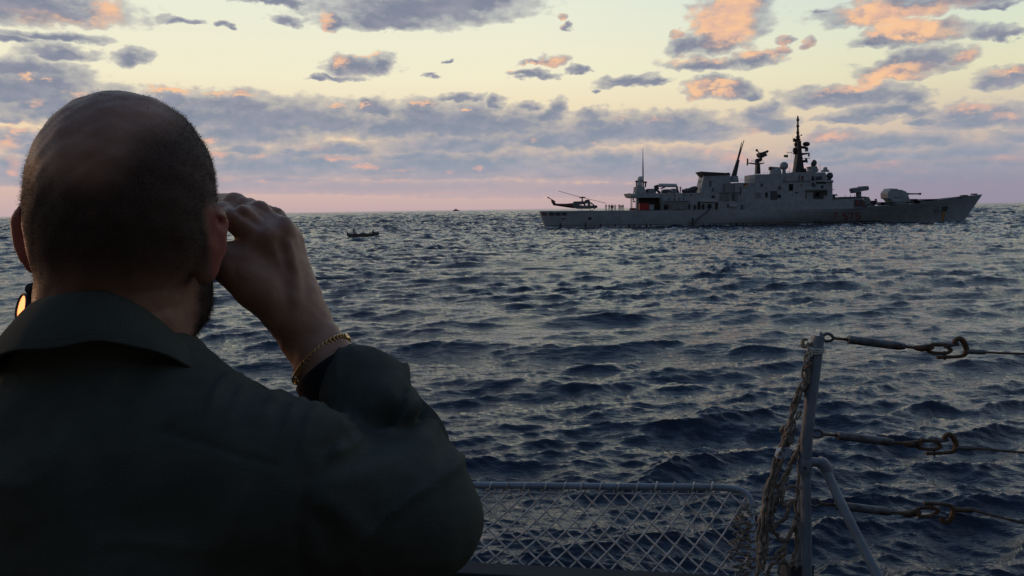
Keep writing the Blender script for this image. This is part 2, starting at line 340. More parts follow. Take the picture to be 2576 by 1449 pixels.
# ---------------------------------------------------------------- mesh builder
class MB:
    def __init__(s): s.v = []; s.f = []
    def add(s, vs, fs):
        o = len(s.v); s.v += [tuple(q) for q in vs]; s.f += [tuple(i+o for i in f) for f in fs]; return s
    def box(s, a, b):
        x0, y0, z0 = (min(a[i], b[i]) for i in range(3)); x1, y1, z1 = (max(a[i], b[i]) for i in range(3))
        return s.add([(x0,y0,z0),(x1,y0,z0),(x1,y1,z0),(x0,y1,z0),(x0,y0,z1),(x1,y0,z1),(x1,y1,z1),(x0,y1,z1)],
                     [(0,3,2,1),(4,5,6,7),(0,1,5,4),(1,2,6,5),(2,3,7,6),(3,0,4,7)])
    def tube(s, path, r, n=8, closed=False, caps=True):
        path = [Vector(p) for p in path]; m = len(path)
        rs = r if isinstance(r, (list, tuple)) else [r]*m
        up = None; vs = []
        for i, p in enumerate(path):
            if closed: t = path[(i+1) % m]-path[i-1]
            else: t = path[min(i+1, m-1)]-path[max(i-1, 0)]
            t.normalize()
            if up is None: up = t.orthogonal().normalized()
            else:
                up = up-t*up.dot(t)
                up = up.normalized() if up.length > 1e-6 else t.orthogonal().normalized()
            w = t.cross(up)
            for k in range(n):
                a = 2*PI*k/n; vs.append(p+(up*math.cos(a)+w*math.sin(a))*rs[i])
        fs = []
        for i in range(m if closed else m-1):
            j = (i+1) % m
            for k in range(n):
                l = (k+1) % n; fs.append((i*n+k, i*n+l, j*n+l, j*n+k))
        if not closed and caps: fs += [tuple(range(n))[::-1], tuple((m-1)*n+k for k in range(n))]
        return s.add(vs, fs)
    def ball(s, c, r, n=10, m=7):
        c = Vector(c); r = r if hasattr(r, '__len__') else (r, r, r); vs = [c+Vector((0, 0, r[2]))]; fs = []
        for i in range(1, m):
            a = PI*i/m
            for k in range(n):
                b = 2*PI*k/n; vs.append(c+Vector((r[0]*math.sin(a)*math.cos(b), r[1]*math.sin(a)*math.sin(b), r[2]*math.cos(a))))
        vs.append(c-Vector((0, 0, r[2]))); L = len(vs)-1
        for k in range(n): fs.append((0, 1+k, 1+(k+1) % n)); fs.append((L, L-n+(k+1) % n, L-n+k))
        for i in range(m-2):
            for k in range(n):
                a = 1+i*n; l = (k+1) % n; fs.append((a+k, a+n+k, a+n+l, a+l))
        return s.add(vs, fs)
    def prism(s, pts, y0, y1, inset=0.):
        """side outline (x,z) extruded across the beam; inset tapers both side faces inward"""
        n = len(pts); ar = sum(pts[i][0]*pts[(i+1) % n][1]-pts[(i+1) % n][0]*pts[i][1] for i in range(n))
        if ar < 0: pts = pts[::-1]
        vs = [(x, y0, z) for x, z in pts]+[(x, y1, z) for x, z in pts]
        return s.add(vs, [tuple(range(n)), tuple(range(2*n-1, n-1, -1))]+[(i, i+n, (i+1) % n+n, (i+1) % n) for i in range(n)])
    def mesh(s, name, mat, smooth=None, bevel=0.):
        me = bpy.data.meshes.new(name); me.from_pydata(s.v, [], s.f); me.materials.append(mat)
        bm = bmesh.new(); bm.from_mesh(me)
        bmesh.ops.recalc_face_normals(bm, faces=bm.faces)
        if bevel:
            es = [e for e in bm.edges if len(e.link_faces) == 2 and e.calc_face_angle(0) > .6]
            bmesh.ops.bevel(bm, geom=es, offset=bevel, segments=2, affect='EDGES', profile=.6)
        bm.to_mesh(me); bm.free()
        if smooth: smooth_mesh(me); 
        if smooth and smooth != True: me.set_sharp_from_angle(angle=R(smooth))
        return me
    def obj(s, name, mat, parent=None, smooth=None, bevel=0., label=None):
        o = link(name, s.mesh(name, mat, smooth, bevel), parent)
        if label: o['label'] = label
        return o
def empty(name, loc=(0, 0, 0)):
    o = bpy.data.objects.new(name, None); COL.objects.link(o); o.location = loc; o.empty_display_size = .1; return o
def copy_tree(o, loc, rz=None, parent=None):
    c = o.copy(); COL.objects.link(c)
    if parent is None:
        c.location = loc
        if rz is not None: c.rotation_euler = (0, 0, rz)
    else: c.parent = parent
    for ch in o.children: copy_tree(ch, None, None, c)
    return c
def spline(pts, n=6, closed=False):
    pts = [Vector(p) for p in pts]; out = []; m = len(pts)
    for i in range(m if closed else m-1):
        if closed: a, b, c, d = pts[i-1], pts[i], pts[(i+1) % m], pts[(i+2) % m]
        else: a, b, c, d = pts[max(i-1, 0)], pts[i], pts[i+1], pts[min(i+2, m-1)]
        for k in range(n):
            t = k/n; out.append(.5*((2*b)+(c-a)*t+(2*a-5*b+4*c-d)*t*t+(3*b-a-3*c+d)*t**3))
    if not closed: out.append(pts[-1])
    return out

# ---------------------------------------------------------------- frigate, broadside on, 228 m off
NAVY = basic('navy_grey_paint', (.21,.245,.262), .55, var=.10, scale=.35, stain=(.085,.082,.078), stain_amt=.22, stain_th=.52)
NAVY2 = basic('navy_grey_paint_upper', (.22,.252,.268), .55, var=.14, scale=.8, stain=(.075,.074,.072), stain_amt=.22, stain_th=.52)
BLACKP = basic('black_paint', (.018,.018,.020), .6, var=.3, scale=1.)
DARKM = basic('dark_opening', (.012,.014,.017), .8, var=.4, scale=1.)
REDP = basic('red_paint', (.30,.016,.012), .6, var=.3, scale=2.)
REDN = basic('pennant_red', (.20,.010,.016), .6, var=.25, scale=1.5)
WHITEP = basic('white_paint', (.36,.38,.38), .5, var=.1, scale=2.)
DKGREY = basic('dark_grey_gear', (.045,.052,.058), .6, var=.3, scale=2.)
MIDGREY = basic('mid_grey_gear', (.13,.15,.16), .6, var=.25, scale=2.)
RUST = basic('rust_streak', (.30,.17,.035), .8, var=.4, scale=2.)
DECKP = basic('deck_paint', (.09,.10,.105), .8, var=.3, scale=1.)
SY = 228.0
CR = {'A': (2080,560,.24845), 'B': (2440,560,.24845), 'C': (2860,420,.26226), 'D': (3180,680,.27950), 'E': (2700,540,.23468)}
def W(c, x, y, yo=0.):
    ox, oy, k = CR[c]; p = P((ox+x*k)/1.5652, (oy+y*k)/1.5652, SY+yo); return p.x, p.z
def Wv(c, x, y, yo=0.):
    a, b = W(c, x, y, yo); return Vector((a, SY+yo, b))
def WP(c, pts, yo=0.): return [W(c, x, y, yo) for x, y in pts]
ship = empty('frigate', (70, SY, 0))
tag(ship, 'long grey warship with a black mast and red number F 575 on its bow', 'warship')
ship_inv = Matrix.Translation((-70, -SY, 0))
def sp(mb, name, mat, parent=None, smooth=None, bevel=0., label=None):
    me = mb.mesh(name, mat, smooth, bevel); me.transform(ship_inv)
    o = link(name, me, parent or ship)
    if label: o['label'] = label
    return o
NB_ = -6.4                                       # near side of the ship
# hull -------------------------------------------------------------
xs0t, zs = W('A', 195, 1093, NB_); xs0b, _ = W('A', 290, 1345, NB_); xbt, zbt = W('D', 2462, 307, 0.); xbb, _ = W('D', 2195, 705, 0.)
sheer = sorted([W('A', 195, 1093, NB_), W('B', 0, 1083, NB_), W('B', 1480, 1080, NB_), W('E', 1150, 1225, NB_), W('D', 0, 517, NB_), W('D', 630, 496, NB_), W('D', 1300, 456, -5), W('D', 1640, 425, -4), W('D', 1900, 372, -3), W('D', 2200, 335, -1.5), W('D', 2462, 307, 0)])
SX = [a for a, b in sheer]; SZ = [b for a, b in sheer]
def sheer_z(x): return float(np.interp(x, SX, SZ))
def beam(s, v):
    s = min(1., max(0., s)); v = max(v, -1)
    st = .80+.20*min(1, (s/.30))**.7
    e = 1.35+1.25*max(v, 0)
    f0 = .34+.21*v
    bow = 1 if s < f0 else max(0, 1-((s-f0)/(1-f0))**e)
    k = [(-1., .70), (0, .93), (.5, .985), (1, 1.)]
    w = np.interp(v, [a for a, b in k], [b for a, b in k])
    return 6.45*st*bow*w
def hull_pt(s, v, side):
    """v=-1 keel, 0 waterline, 1 sheer"""
    f = max(v, 0)
    xa = xs0b+(xs0t-xs0b)*f; xb = xbb+(xbt-xbb)*f**1.05
    if v < 0: xa += 1.5*-v; xb -= 2*-v
    x = xa+(xb-xa)*s
    z = v*1.5 if v < 0 else v*sheer_z(x)
    return Vector((x, SY+side*beam(s, v), z))
def hull_side_y(x, z):
    """near side surface at x,z"""
    f = z/sheer_z(x); xa = xs0b+(xs0t-xs0b)*f; xb = xbb+(xbt-xbb)*f**1.05
    return SY-beam((x-xa)/(xb-xa), f)
mb = MB(); SS = [i/72 for i in range(73)]; VV = [-1, -.4, 0, .115, .3, .5, .66, .8, 1.]
grid = {}
for side in (-1, 1):
    vs = [hull_pt(s, v, side) for s in SS for v in VV]; n = len(VV)
    fs = [(i*n+j, (i+1)*n+j, (i+1)*n+j+1, i*n+j+1) for i in range(72) for j in range(n-1)]
    mb.add(vs, fs)
a = [hull_pt(0, v, -1) for v in VV]+[hull_pt(0, v, 1) for v in VV[::-1]]
mb.add(a, [tuple(range(len(a)))])
hull = sp(mb, 'hull', NAVY, smooth=30)
# black boot topping as a skin 2 cm proud of the plating
mb = MB()
for side in (-1, 1):
    vs = []; 
    for s in SS:
        for v in (-.3, .17):
            p = hull_pt(s, v, side); p.y += side*.03; vs.append(p)
    mb.add(vs, [(i*2, i*2+2, i*2+3, i*2+1) for i in range(int(72*.80))])
sp(mb, 'boot_stripe', BLACKP, hull)
mb = MB(); vs = []
for s in SS:
    for side in (-1, 1):
        p = hull_pt(s, .985, side); vs.append(p)
mb.add(vs, [(i*2, i*2+1, i*2+3, i*2+2) for i in range(72)]); sp(mb, 'main_deck', DECKP)
# rubbing knuckle along the bow flare
mb = MB()
for i in range(36, 71):
    a = hull_pt(SS[i], .80, -1); b = hull_pt(SS[i+1], .80, -1); o = Vector((0, -.06, 0))
    mb.add([a+o, b+o, b+o+Vector((0, .1, -.10)), a+o+Vector((0, .1, -.10))], [(0, 1, 2, 3)])
sp(mb, 'knuckle', NAVY, hull)
def on_hull(c, pts, name, mat, proud=.05, parent=None, label=None):
    """flat figure following the near plating"""
    q = []
    for x, y in pts:
        X, Z = W(c, x, y, NB_); 
        for _ in range(3): X, Z = W(c, x, y, hull_side_y(X, max(Z, .05))-SY)
        q.append(Vector((X, hull_side_y(X, max(Z, .05))-proud, Z)))
    n = len(q); back = [v+Vector((0, proud+.15, 0)) for v in q]
    m = MB().add(q+back, [tuple(range(n)), tuple(range(2*n-1, n-1, -1))]+[(i, i+n, (i+1) % n+n, (i+1) % n) for i in range(n)])
    return sp(m, name, mat, parent or hull, label=label)
for i, x in enumerate((215, 332, 432, 531)):
    on_hull('A', [(x, 1115), (x+80, 1115), (x+80, 1162), (x, 1162)], 'mooring_port', DARKM if i else basic('port_red', (.10,.035,.035), .7), .06)
    on_hull('A', [(x+6, 1140), (x+74, 1140), (x+74, 1146), (x+6, 1146)], 'port_bar', MIDGREY, .09)
on_hull('A', [(526,1206),(582,1206),(582,1221),(526,1221)], 'discharge_opening', DARKM)
on_hull('A', [(950,1188),(1001,1188),(1001,1226),(950,1226)], 'discharge_opening', DARKM)
on_hull('A', [(556,1264),(690,1264),(690,1271),(556,1271)], 'draught_strip', WHITEP, .04)
for c, xs in (('A', [508, 908, 1148, 1378, 1597, 1675, 1875, 1942]), ('B', [1330, 1432, 1522, 1748, 1845, 1955, 2003]), ('D', [112, 166, 757])):
    for x in xs:
        y0 = 1345 if c != 'D' else 712; h = rnd.choice((62, 74, 80))*(.9 if c != 'D' else .6); w = rnd.uniform(11, 19)
        on_hull(c, [(x-w, y0), (x-w*.4, y0-h), (x+w*.4, y0-h), (x+w, y0)], 'waterline_opening', BLACKP, .05)
# weld seams and plate edges along the side
for x in range(260, 2060, 190): on_hull('A', [(x, 1100), (x+2.5, 1100), (x+2.5, 1325), (x, 1325)], 'plate_seam', NAVY2, .015)
# pennant number
def bar_letter(c, strokes, t, name):
    for (x0, y0, x1, y1) in strokes:
        if abs(x1-x0) > abs(y1-y0)*1.6: q = [(x0, y0-t), (x1, y1-t), (x1, y1+t), (x0, y0+t)]
        else: q = [(x0-t, y0), (x0+t, y0), (x1+t, y1), (x1-t, y1)]
        on_hull(c, q, name, REDN, .05)
bar_letter('D', [(370,567,370,655),(366,571,430,569),(370,610,420,608)], 7.5, 'pennant_letter_stroke')
for ox, k in ((495, 1), (676, 1)):
    bar_letter('D', [(ox+4,570,ox+66,568),(ox+5,568,ox+5,612),(ox+2,611,ox+58,609),(ox+60,606,ox+61,655),(ox+2,657,ox+60,655)], 7, 'pennant_digit_stroke')
bar_letter('D', [(582,571,646,568),(641,571,603,657)], 7, 'pennant_digit_stroke')
# anchor in its pocket, with its streak
on_hull('D', [(1880,486),(1905,476),(1975,472),(1978,500),(1950,548),(1896,552)], 'anchor_pocket', DKGREY, .05)
on_hull('D', [(1902,548),(1938,545),(1925,620),(1912,690),(1893,690),(1896,610)], 'rust_streak', RUST, .055)
m = MB(); c0 = Wv('D', 1922, 500, -5.2)
c0.y = hull_side_y(c0.x, c0.z)-.2
m.tube([c0+Vector((0,0,.9)), c0-Vector((0,0,1.1))], .16, 6); m.tube([c0+Vector((-.85,0,-.2)), c0+Vector((-.5,0,-1.0)), c0+Vector((0,0,-1.25)), c0+Vector((.5,0,-1.0)), c0+Vector((.85,0,-.2))], .17, 6)
m.tube([c0+Vector((-.45,0,.7)), c0+Vector((.45,0,.7))], .1, 6)
sp(m, 'anchor', MIDGREY, hull)
# raised side amidships, flush with the hull, swept up at its after end
pr = WP('E', [(940,1224),(1010,1205),(1070,1172),(1110,1130),(1150,1082),(1160,1085),(1534,1104)], NB_)+WP('D', [(0,383),(380,378),(760,362),(800,370),(850,425),(840,482),(630,498),(0,520)], NB_)
low = [(x, sheer_z(x)-.25) for x in (pr[-1][0]-4, pr[0][0]+2)]
m = MB().prism([(x, z) for x, z in pr[:-2]]+[(pr[-2][0], sheer_z(pr[-2][0])-.2), (pr[0][0], sheer_z(pr[0][0])-.2)], SY+NB_+.02, SY-NB_-.02)
sp(m, 'raised_side', NAVY2)
# superstructure ------------------------------------------------------
def blk(c, pts, name, mat=NAVY2, y=5.2, y2=None, parent=None, bevel=0., label=None):
    y2 = y if y2 is None else y2
    return sp(MB().prism(WP(c, pts, -y), SY-y, SY+y2), name, mat, parent, bevel=bevel, label=label)
def rect(c, x0, y0, x1, y1, name, mat, y=5.2, d=.06, parent=None, inn=.1):
    """thin fitting standing d proud of a wall whose near face is y from the centre line"""
    a = W(c, x0, y0, -y); b = W(c, x1, y1, -y)
    return sp(MB().box((a[0], SY-y-d, a[1]), (b[0], SY-y+inn, b[1])), name, mat, parent)
hang = blk('B', [(650,808),(1300,800),(1300,1088),(650,1088)], 'hangar', y=5.3)
blk('B', [(162,808),(200,826),(262,826),(262,806),(650,808),(650,878),(240,880),(190,868)], 'hangar_roof', y=6.1)
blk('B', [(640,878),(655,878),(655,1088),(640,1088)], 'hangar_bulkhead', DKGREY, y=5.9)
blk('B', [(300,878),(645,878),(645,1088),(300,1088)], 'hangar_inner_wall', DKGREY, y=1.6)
for x in (176, 262, 285): blk('B', [(x,860),(x+14,860),(x+14,1086),(x,1086)], 'hangar_post', MIDGREY, y=5.9, y2=-5.6)
blk('B', [(318,968),(462,968),(462,1072),(318,1072)], 'red_locker', REDP, y=5.0, y2=-3.0)
blk('B', [(470,988),(545,988),(545,1072),(470,1072)], 'grey_locker', NAVY2, y=5.0, y2=-3.2)
blk('B', [(168,1042),(255,1042),(262,1080),(160,1080)], 'red_hose_box', REDP, y=5.5, y2=-4.5)
for x, y in ((215, 903), (226, 938)): sp(MB().ball(Wv('B', x, y, -5.9), .28), 'deck_lamp_housing', WHITEP)
for x in (205, 245, 275): blk('B', [(x,885),(x+5,885),(x+5,1080),(x,1080)], 'hangar_pipe', DKGREY, y=5.95, y2=-5.8)
# gallery along the side
rect('B', 700, 930, 1100, 938, 'gallery_rail', MIDGREY, 5.3, .9); rect('B', 1285, 930, 1545, 940, 'gallery_awning', WHITEP, 5.3, 1.0)
rect('B', 700, 955, 1095, 960, 'gallery_ledge', WHITEP, 5.3, .3)
for x in (783, 866, 940, 1016): rect('B', x-6, 880, x+6, 925, 'side_vent', DARKM, 5.3)
for x0, y0, x1, y1, mt in ((700,990,770,1065,DARKM),(1090,975,1115,1055,DARKM),(1235,945,1275,1060,DARKM),(1295,985,1340,1060,DKGREY),(1395,985,1455,1050,DARKM),(1515,960,1555,1058,DARKM),(1455,845,1505,885,DARKM),(1120,825,1140,852,DARKM),(1015,820,1040,845,DKGREY),(860,825,880,850,DKGREY),(1700,985,1730,1040,DKGREY),(1175,1000,1205,1050,DARKM)):
    blkp = 5.3 if x1 < 1300 else 5.3
    rect('B', x0, y0, x1, y1, 'side_door' if y1-y0 > 50 else 'side_vent', mt, blkp)
rect('B', 800, 985, 1060, 1062, 'stores_rack', MIDGREY, 5.3, .5)
for x, w_, mt in ((835, 20, WHITEP), (905, 10, RUST), (950, 14, WHITEP)): rect('B', x, 1040, x+w_, 1056, 'stores_bag', mt, 5.3, .75)
rect('B', 1745, 1005, 1825, 1018, 'liferaft_label', WHITEP, 5.3, .9); 
mid = blk('B', [(1300,800),(1690,806),(1900,806),(1905,1084),(1300,1084)], 'midship_house', y=5.3)
for x in (1590, 1650, 1705, 1780, 1830): rect('B', x, 820, x+34, 925, 'side_panel', MIDGREY if x % 20 else DKGREY, 5.3, .25)
sp(MB().tube([Wv('B', 1575, 806, -5.6), Wv('B', 1905, 802, -5.6)], .1, 6), 'side_pipe', DKGREY)
blk('E', [(900,765),(1160,765),(1160,1100),(1090,1150),(1040,1185),(960,1218),(900,1226)], 'boat_deck_house', y=4.9)
rect('E', 915, 840, 930, 970, 'side_door', DARKM, 4.9); 
# funnel
fun = blk('B', [(1345,533),(1756,512),(1775,812),(1298,812),(1305,660),(1330,560)], 'funnel', y=3.2, bevel=.25)
blk('B', [(1283,463),(1350,467),(1715,487),(1722,478),(1732,478),(1735,490),(1757,494),(1757,513),(1345,536)], 'funnel_cap', BLACKP, y=3.35, parent=fun)
rect('B', 1420, 618, 1450, 700, 'louvre', DKGREY, 3.2, .1, fun); rect('B', 1465, 725, 1492, 782, 'louvre', DKGREY, 3.2, .1, fun)
for y in (560, 632, 660): sp(MB().box((W('B', 1290, y, -2)[0], SY-1, W('B', 0, y, -2)[1]-.15), (W('B', 1330, y, -2)[0], SY+1, W('B', 0, y, -2)[1]+.15)), 'funnel_lamp', DKGREY, fun)
# uptakes between funnel and mast
blk('B', [(1690,652),(1905,640),(1905,812),(1690,812)], 'uptake_house', y=4.2)
for x in (1740, 1850): 
    a = Wv('B', x, 652, -4.0); b = Wv('B', x, 1075 if x > 1800 else 800, -4.0); sp(MB().tube([a, b], 1.4 if x < 1800 else 1.1, 14), 'uptake_drum', NAVY2 if x > 1800 else MIDGREY, smooth=40)
# twin rod aerial
m = MB().tube([Wv('E', 812, 755), Wv('E', 815, 650)], [1.25, 1.0], 12); sp(m, 'aerial_base', NAVY2, smooth=50)
m = MB().tube([Wv('E', 808, 655), Wv('E', 880, 380)], [.75, .42], 10).tube([Wv('E', 874, 395, -.4), Wv('E', 978, 50, -.4)], [.22, .10], 8).tube([Wv('E', 868, 385, .5), Wv('E', 940, 88, .5)], [.22, .10], 8); sp(m, 'twin_aerial', BLACKP, smooth=50)
m = MB()
for z in (700, 728): m.tube([Wv('E', 870, z, -4), Wv('E', 1135, z, -4)], .035, 4)
for x in range(870, 1140, 44): m.tube([Wv('E', x, 700, -4), Wv('E', x, 762, -4)], .035, 4)
sp(m, 'guard_rail', MIDGREY)
# pennant board: red and black with yellow triangle, two white marks below
rect('C', 260, 1155, 313, 1200, 'signal_board', DARKM, 4.9, .08); rect('C', 290, 1157, 313, 1198, 'signal_board_half', REDP, 4.9, .11)
a = W('C', 268, 1202, -5.05); b = W('C', 304, 1202, -5.05); c_ = W('C', 286, 1166, -5.05)
sp(MB().prism([a, b, c_], SY-5.06, SY-4.8), 'yellow_triangle', basic('yellow_paint', (.55,.36,.03), .6))
rect('C', 268, 1232, 275, 1278, 'white_mark', WHITEP, 4.9); rect('C', 304, 1236, 311, 1280, 'white_mark', WHITEP, 4.9)
# bridge block
brg = blk('C', [(428,1017),(930,1006),(988,984),(1160,986),(1345,984),(1350,1000),(1400,985),(1480,985),(1500,1012),(1512,1100),(1606,1108),(1606,1135),(1592,1150),(1596,1400),(1596,1460),(428,1475)], 'bridge_house', y=5.0)
blk('C', [(1360,1104),(1608,1104),(1608,1128),(1360,1128)], 'bridge_roof', y=5.6, parent=brg)
for i in range(7):
    x = 1352+i*20; rect('C', x, 1130, x+16, 1157, 'bridge_window', DARKM, 5.0, .08, brg)
rect('C', 1200, 1245, 1480, 1256, 'bridge_wing', MIDGREY, 5.0, 1.3, brg); rect('C', 1476, 1256, 1490, 1330, 'wing_brace', DKGREY, 5.0, 1.2, brg)
for x0, y0, x1, y1, mt, nm in ((583,1286,620,1362,DARKM,'side_door'),(515,1155,552,1198,DKGREY,'side_vent'),(1420,1185,1455,1226,DARKM,'side_vent'),(1305,1275,1460,1385,DKGREY,'side_recess'),(1460,1275,1500,1360,NAVY,'side_locker'),(940,1160,1000,1262,DARKM,'liferaft_rack'),
    (945,1150,985,1180,WHITEP,'white_panel'),(948,1207,995,1235,REDP,'red_panel'),(955,1272,980,1300,WHITEP,'white_panel'),(1125,1040,1160,1110,basic('dull_red',(.12,.04,.04),.7),'locker'),(1085,1030,1100,1118,DKGREY,'pipe'),(1280,1045,1315,1110,DARKM,'side_vent'),
    (660,1265,760,1400,DKGREY,'side_panel'),(760,1320,820,1370,DARKM,'side_vent'),(1118,1160,1135,1196,basic('dull_red2',(.14,.05,.045),.7),'locker'),(440,1290,520,1370,MIDGREY,'side_panel'),(860,1050,880,1110,MIDGREY,'pipe'),(1035,1282,1075,1298,DARKM,'side_vent'),(1190,1265,1203,1380,DKGREY,'pipe'),(1350,1290,1385,1340,basic('crew_red',(.14,.05,.045),.7),'locker')):
    rect('C', x0, y0, x1, y1, nm, mt, 5.0, .08, brg)
for y in (1120, 1130): sp(MB().tube([Wv('C', 850, y, -5.1), Wv('C', 1260, y-6, -5.1)], .07, 5), 'side_pipe', MIDGREY, brg)
# compass star
cst = Wv('C', 800, 1217, -5.0); pts = []
for k in range(16):
    r_ = (1.15 if k % 4 == 0 else .62) if k % 2 == 0 else .22; a = PI*k/8; pts.append((cst.x+r_*math.cos(a), cst.z+r_*math.sin(a)))
sp(MB().prism(pts, SY-5.07, SY-4.95), 'compass_star', DKGREY, brg)
m = MB()
for x in range(560, 1590, 60): m.tube([Wv('C', x, 1005, -4.9), Wv('C', x, 982, -4.9)], .03, 4)
m.tube([Wv('C', 560, 985, -4.9), Wv('C', 980, 972, -4.9)], .03, 4)
m.tube([Wv('C', 1390, 985, -3), Wv('C', 1390, 860, -3)], .03, 4).tube([Wv('C', 1415, 985, -3), Wv('C', 1413, 850, -3)], .03, 4).tube([Wv('C', 805, 1000, -3), Wv('C', 803, 920, -3)], .03, 4).tube([Wv('C', 945, 1000, -3), Wv('C', 943, 900, -3)], .03, 4)
sp(m, 'roof_rail_and_whips', MIDGREY, brg)
# after mast with its radar
am = sp(MB().prism(WP('C', [(440,1010),(500,1010),(492,860),(448,860)]), SY-.9, SY+.9), 'after_mast', BLACKP)
m = MB().prism(WP('C', [(322,842),(440,850),(560,842),(556,856),(480,872),(440,868),(322,852)]), SY-.7, SY+.7); sp(m, 'mast_platform', BLACKP, am)
m = MB().tube([Wv('C', 318, 780), Wv('C', 318, 835)], .22, 6).tube([Wv('C', 316, 835), Wv('C', 314, 884)], .2, 6); sp(m, 'dipole', DKGREY, am)
m = MB().tube([Wv('C', 380, 845), Wv('C', 380, 802), Wv('C', 430, 802)], .05, 4).tube([Wv('C', 390, 820), Wv('C', 430, 820)], .05, 4).tube([Wv('C', 560, 842), Wv('C', 566, 808), Wv('C', 530, 818)], .05, 4); sp(m, 'platform_rail', MIDGREY, am)
m = MB().prism(WP('C', [(436,845),(436,795),(460,780),(500,778),(500,735),(530,735),(532,800),(510,828),(495,800),(490,845)]), SY-.6, SY+.6); sp(m, 'radar_pedestal', BLACKP, am, bevel=.08)
m = MB().prism(WP('C', [(470,705),(500,690),(570,678),(575,705),(592,738),(575,750),(560,745),(545,765),(500,765),(478,740)]), SY-1.6, SY+1.6); sp(m, 'radar_dish', BLACKP, am, bevel=.15)
m = MB().tube([Wv('C', 500, 700), Wv('C', 458, 655)], .14, 6).ball(Wv('C', 457, 655), .36).tube([Wv('C', 560, 690), Wv('C', 625, 658)], [.28, .15], 6).tube([Wv('C', 628, 660), Wv('C', 605, 690)], .25, 6); sp(m, 'radar_feed', BLACKP, am)
# directors and domes on the roof
m = MB().tube([Wv('C', 737, 1012), Wv('C', 737, 930)], [1.65, 1.45], 14).tube([Wv('C', 738, 930), Wv('C', 740, 908)], [1.45, 1.25], 14); d_ = sp(m, 'gun_director', NAVY2, smooth=40)
m = MB().box(Wv('C', 652, 900, -.6), Wv('C', 682, 955, .6)).tube([Wv('C', 680, 925), Wv('C', 700, 925)], .25, 6); sp(m, 'director_lens', BLACKP, d_, bevel=.1)
m = MB().ball(Wv('C', 865, 890), 1.13, 16, 12); d_ = sp(m, 'radome', NAVY2, smooth=True); sp(MB().tube([Wv('C', 866, 1004), Wv('C', 866, 945), Wv('C', 866, 925)], [.52, .45, .75], 12), 'radome_stem', NAVY2, d_, smooth=40)
# main mast
mm = sp(MB().prism(WP('C', [(1010,990),(1152,990),(1135,870),(1112,700),(1103,560),(1100,515),(1050,515),(1052,700),(1028,880)]), SY-1.3, SY+1.3), 'main_mast', BLACKP, bevel=.1)
m = MB().tube([Wv('C', 1075, 520), Wv('C', 1075, 440), Wv('C', 1073, 300), Wv('C', 1073, 180), Wv('C', 1073, 130)], [.62, .36, .26, .18, .09], 8)
for y, r_, h in ((455, .68, .3), (490, .85, .25), (395, .46, .45), (375, .4, .2), (293, .44, .5), (200, .42, .55), (160, .26, .3), (345, .34, .3), (250, .28, .2)): m.ball(Wv('C', 1073, y), (r_, r_, h), 8, 6)
sp(m, 'topmast', BLACKP, mm)
def arm(pts, r, name='mast_arm', mt=BLACKP): sp(MB().tube([Wv('C', x, y) for x, y in pts], r, 6), name, mt, mm)
arm([(1095,608),(1160,612),(1215,622)], [.42,.36,.28]); arm([(1095,715),(1180,708),(1252,698)], [.40,.28,.12]); arm([(1120,822),(1210,818)], [.42,.30]); arm([(1060,705),(1004,700)], [.35,.22])
arm([(1060,640),(1015,640)], .25); arm([(1060,520),(1015,500)], .25); arm([(1080,440),(1122,428)], .07, mt=MIDGREY); arm([(985,692),(940,688),(905,682)], .07, mt=MIDGREY)
def lump(x, y, r, name, mt=BLACKP, yo=0.): sp(MB().ball(Wv('C', x, y, yo), r, 10, 7), name, mt, mm)
lump(1200, 562, (1.05, .8, .65), 'search_radar'); lump(1228, 565, (.45, .5, .35), 'radar_horn'); lump(1205, 632, (.5, .4, .5), 'radar_foot'); lump(1203, 663, (.55, .55, .22), 'pod', MIDGREY)
lump(1238, 728, (.28, .28, .45), 'mast_lamp', MIDGREY); lump(1018, 500, (.38, .4, .55), 'aerial_pod'); lump(1040, 566, (.45, .4, .55), 'aerial_pod'); lump(1028, 655, (.6, .5, .75), 'aerial_pod'); lump(1128, 428, (.22,.2,.22), 'mast_lamp', MIDGREY); lump(1092,516,(.45,.4,.3),'aerial_pod')
sp(MB().box(Wv('C', 1146, 771, -.3), Wv('C', 1252, 779, .3)), 'navigation_radar', MIDGREY, mm); sp(MB().tube([Wv('C', 1198, 779), Wv('C', 1198, 820)], [.3, .42], 8).ball(Wv('C', 1212, 830), .25), 'radar_motor', BLACKP, mm)
for x, h in ((912, 22), (985, 40), (960, 12)): sp(MB().tube([Wv('C', x, 690-h*.5), Wv('C', x, 690+h*.5)], .06, 4), 'yard_aerial', MIDGREY, mm)
for a, b in (((1005,700),(1010,990)), ((925,700),(925,1003)), ((985,690),(945,1003)), ((1005,560),(1003,700)), ((985,410),(1006,560))): sp(MB().tube([Wv('C', *a), Wv('C', *b)], .022, 4), 'halyard', MIDGREY, mm)
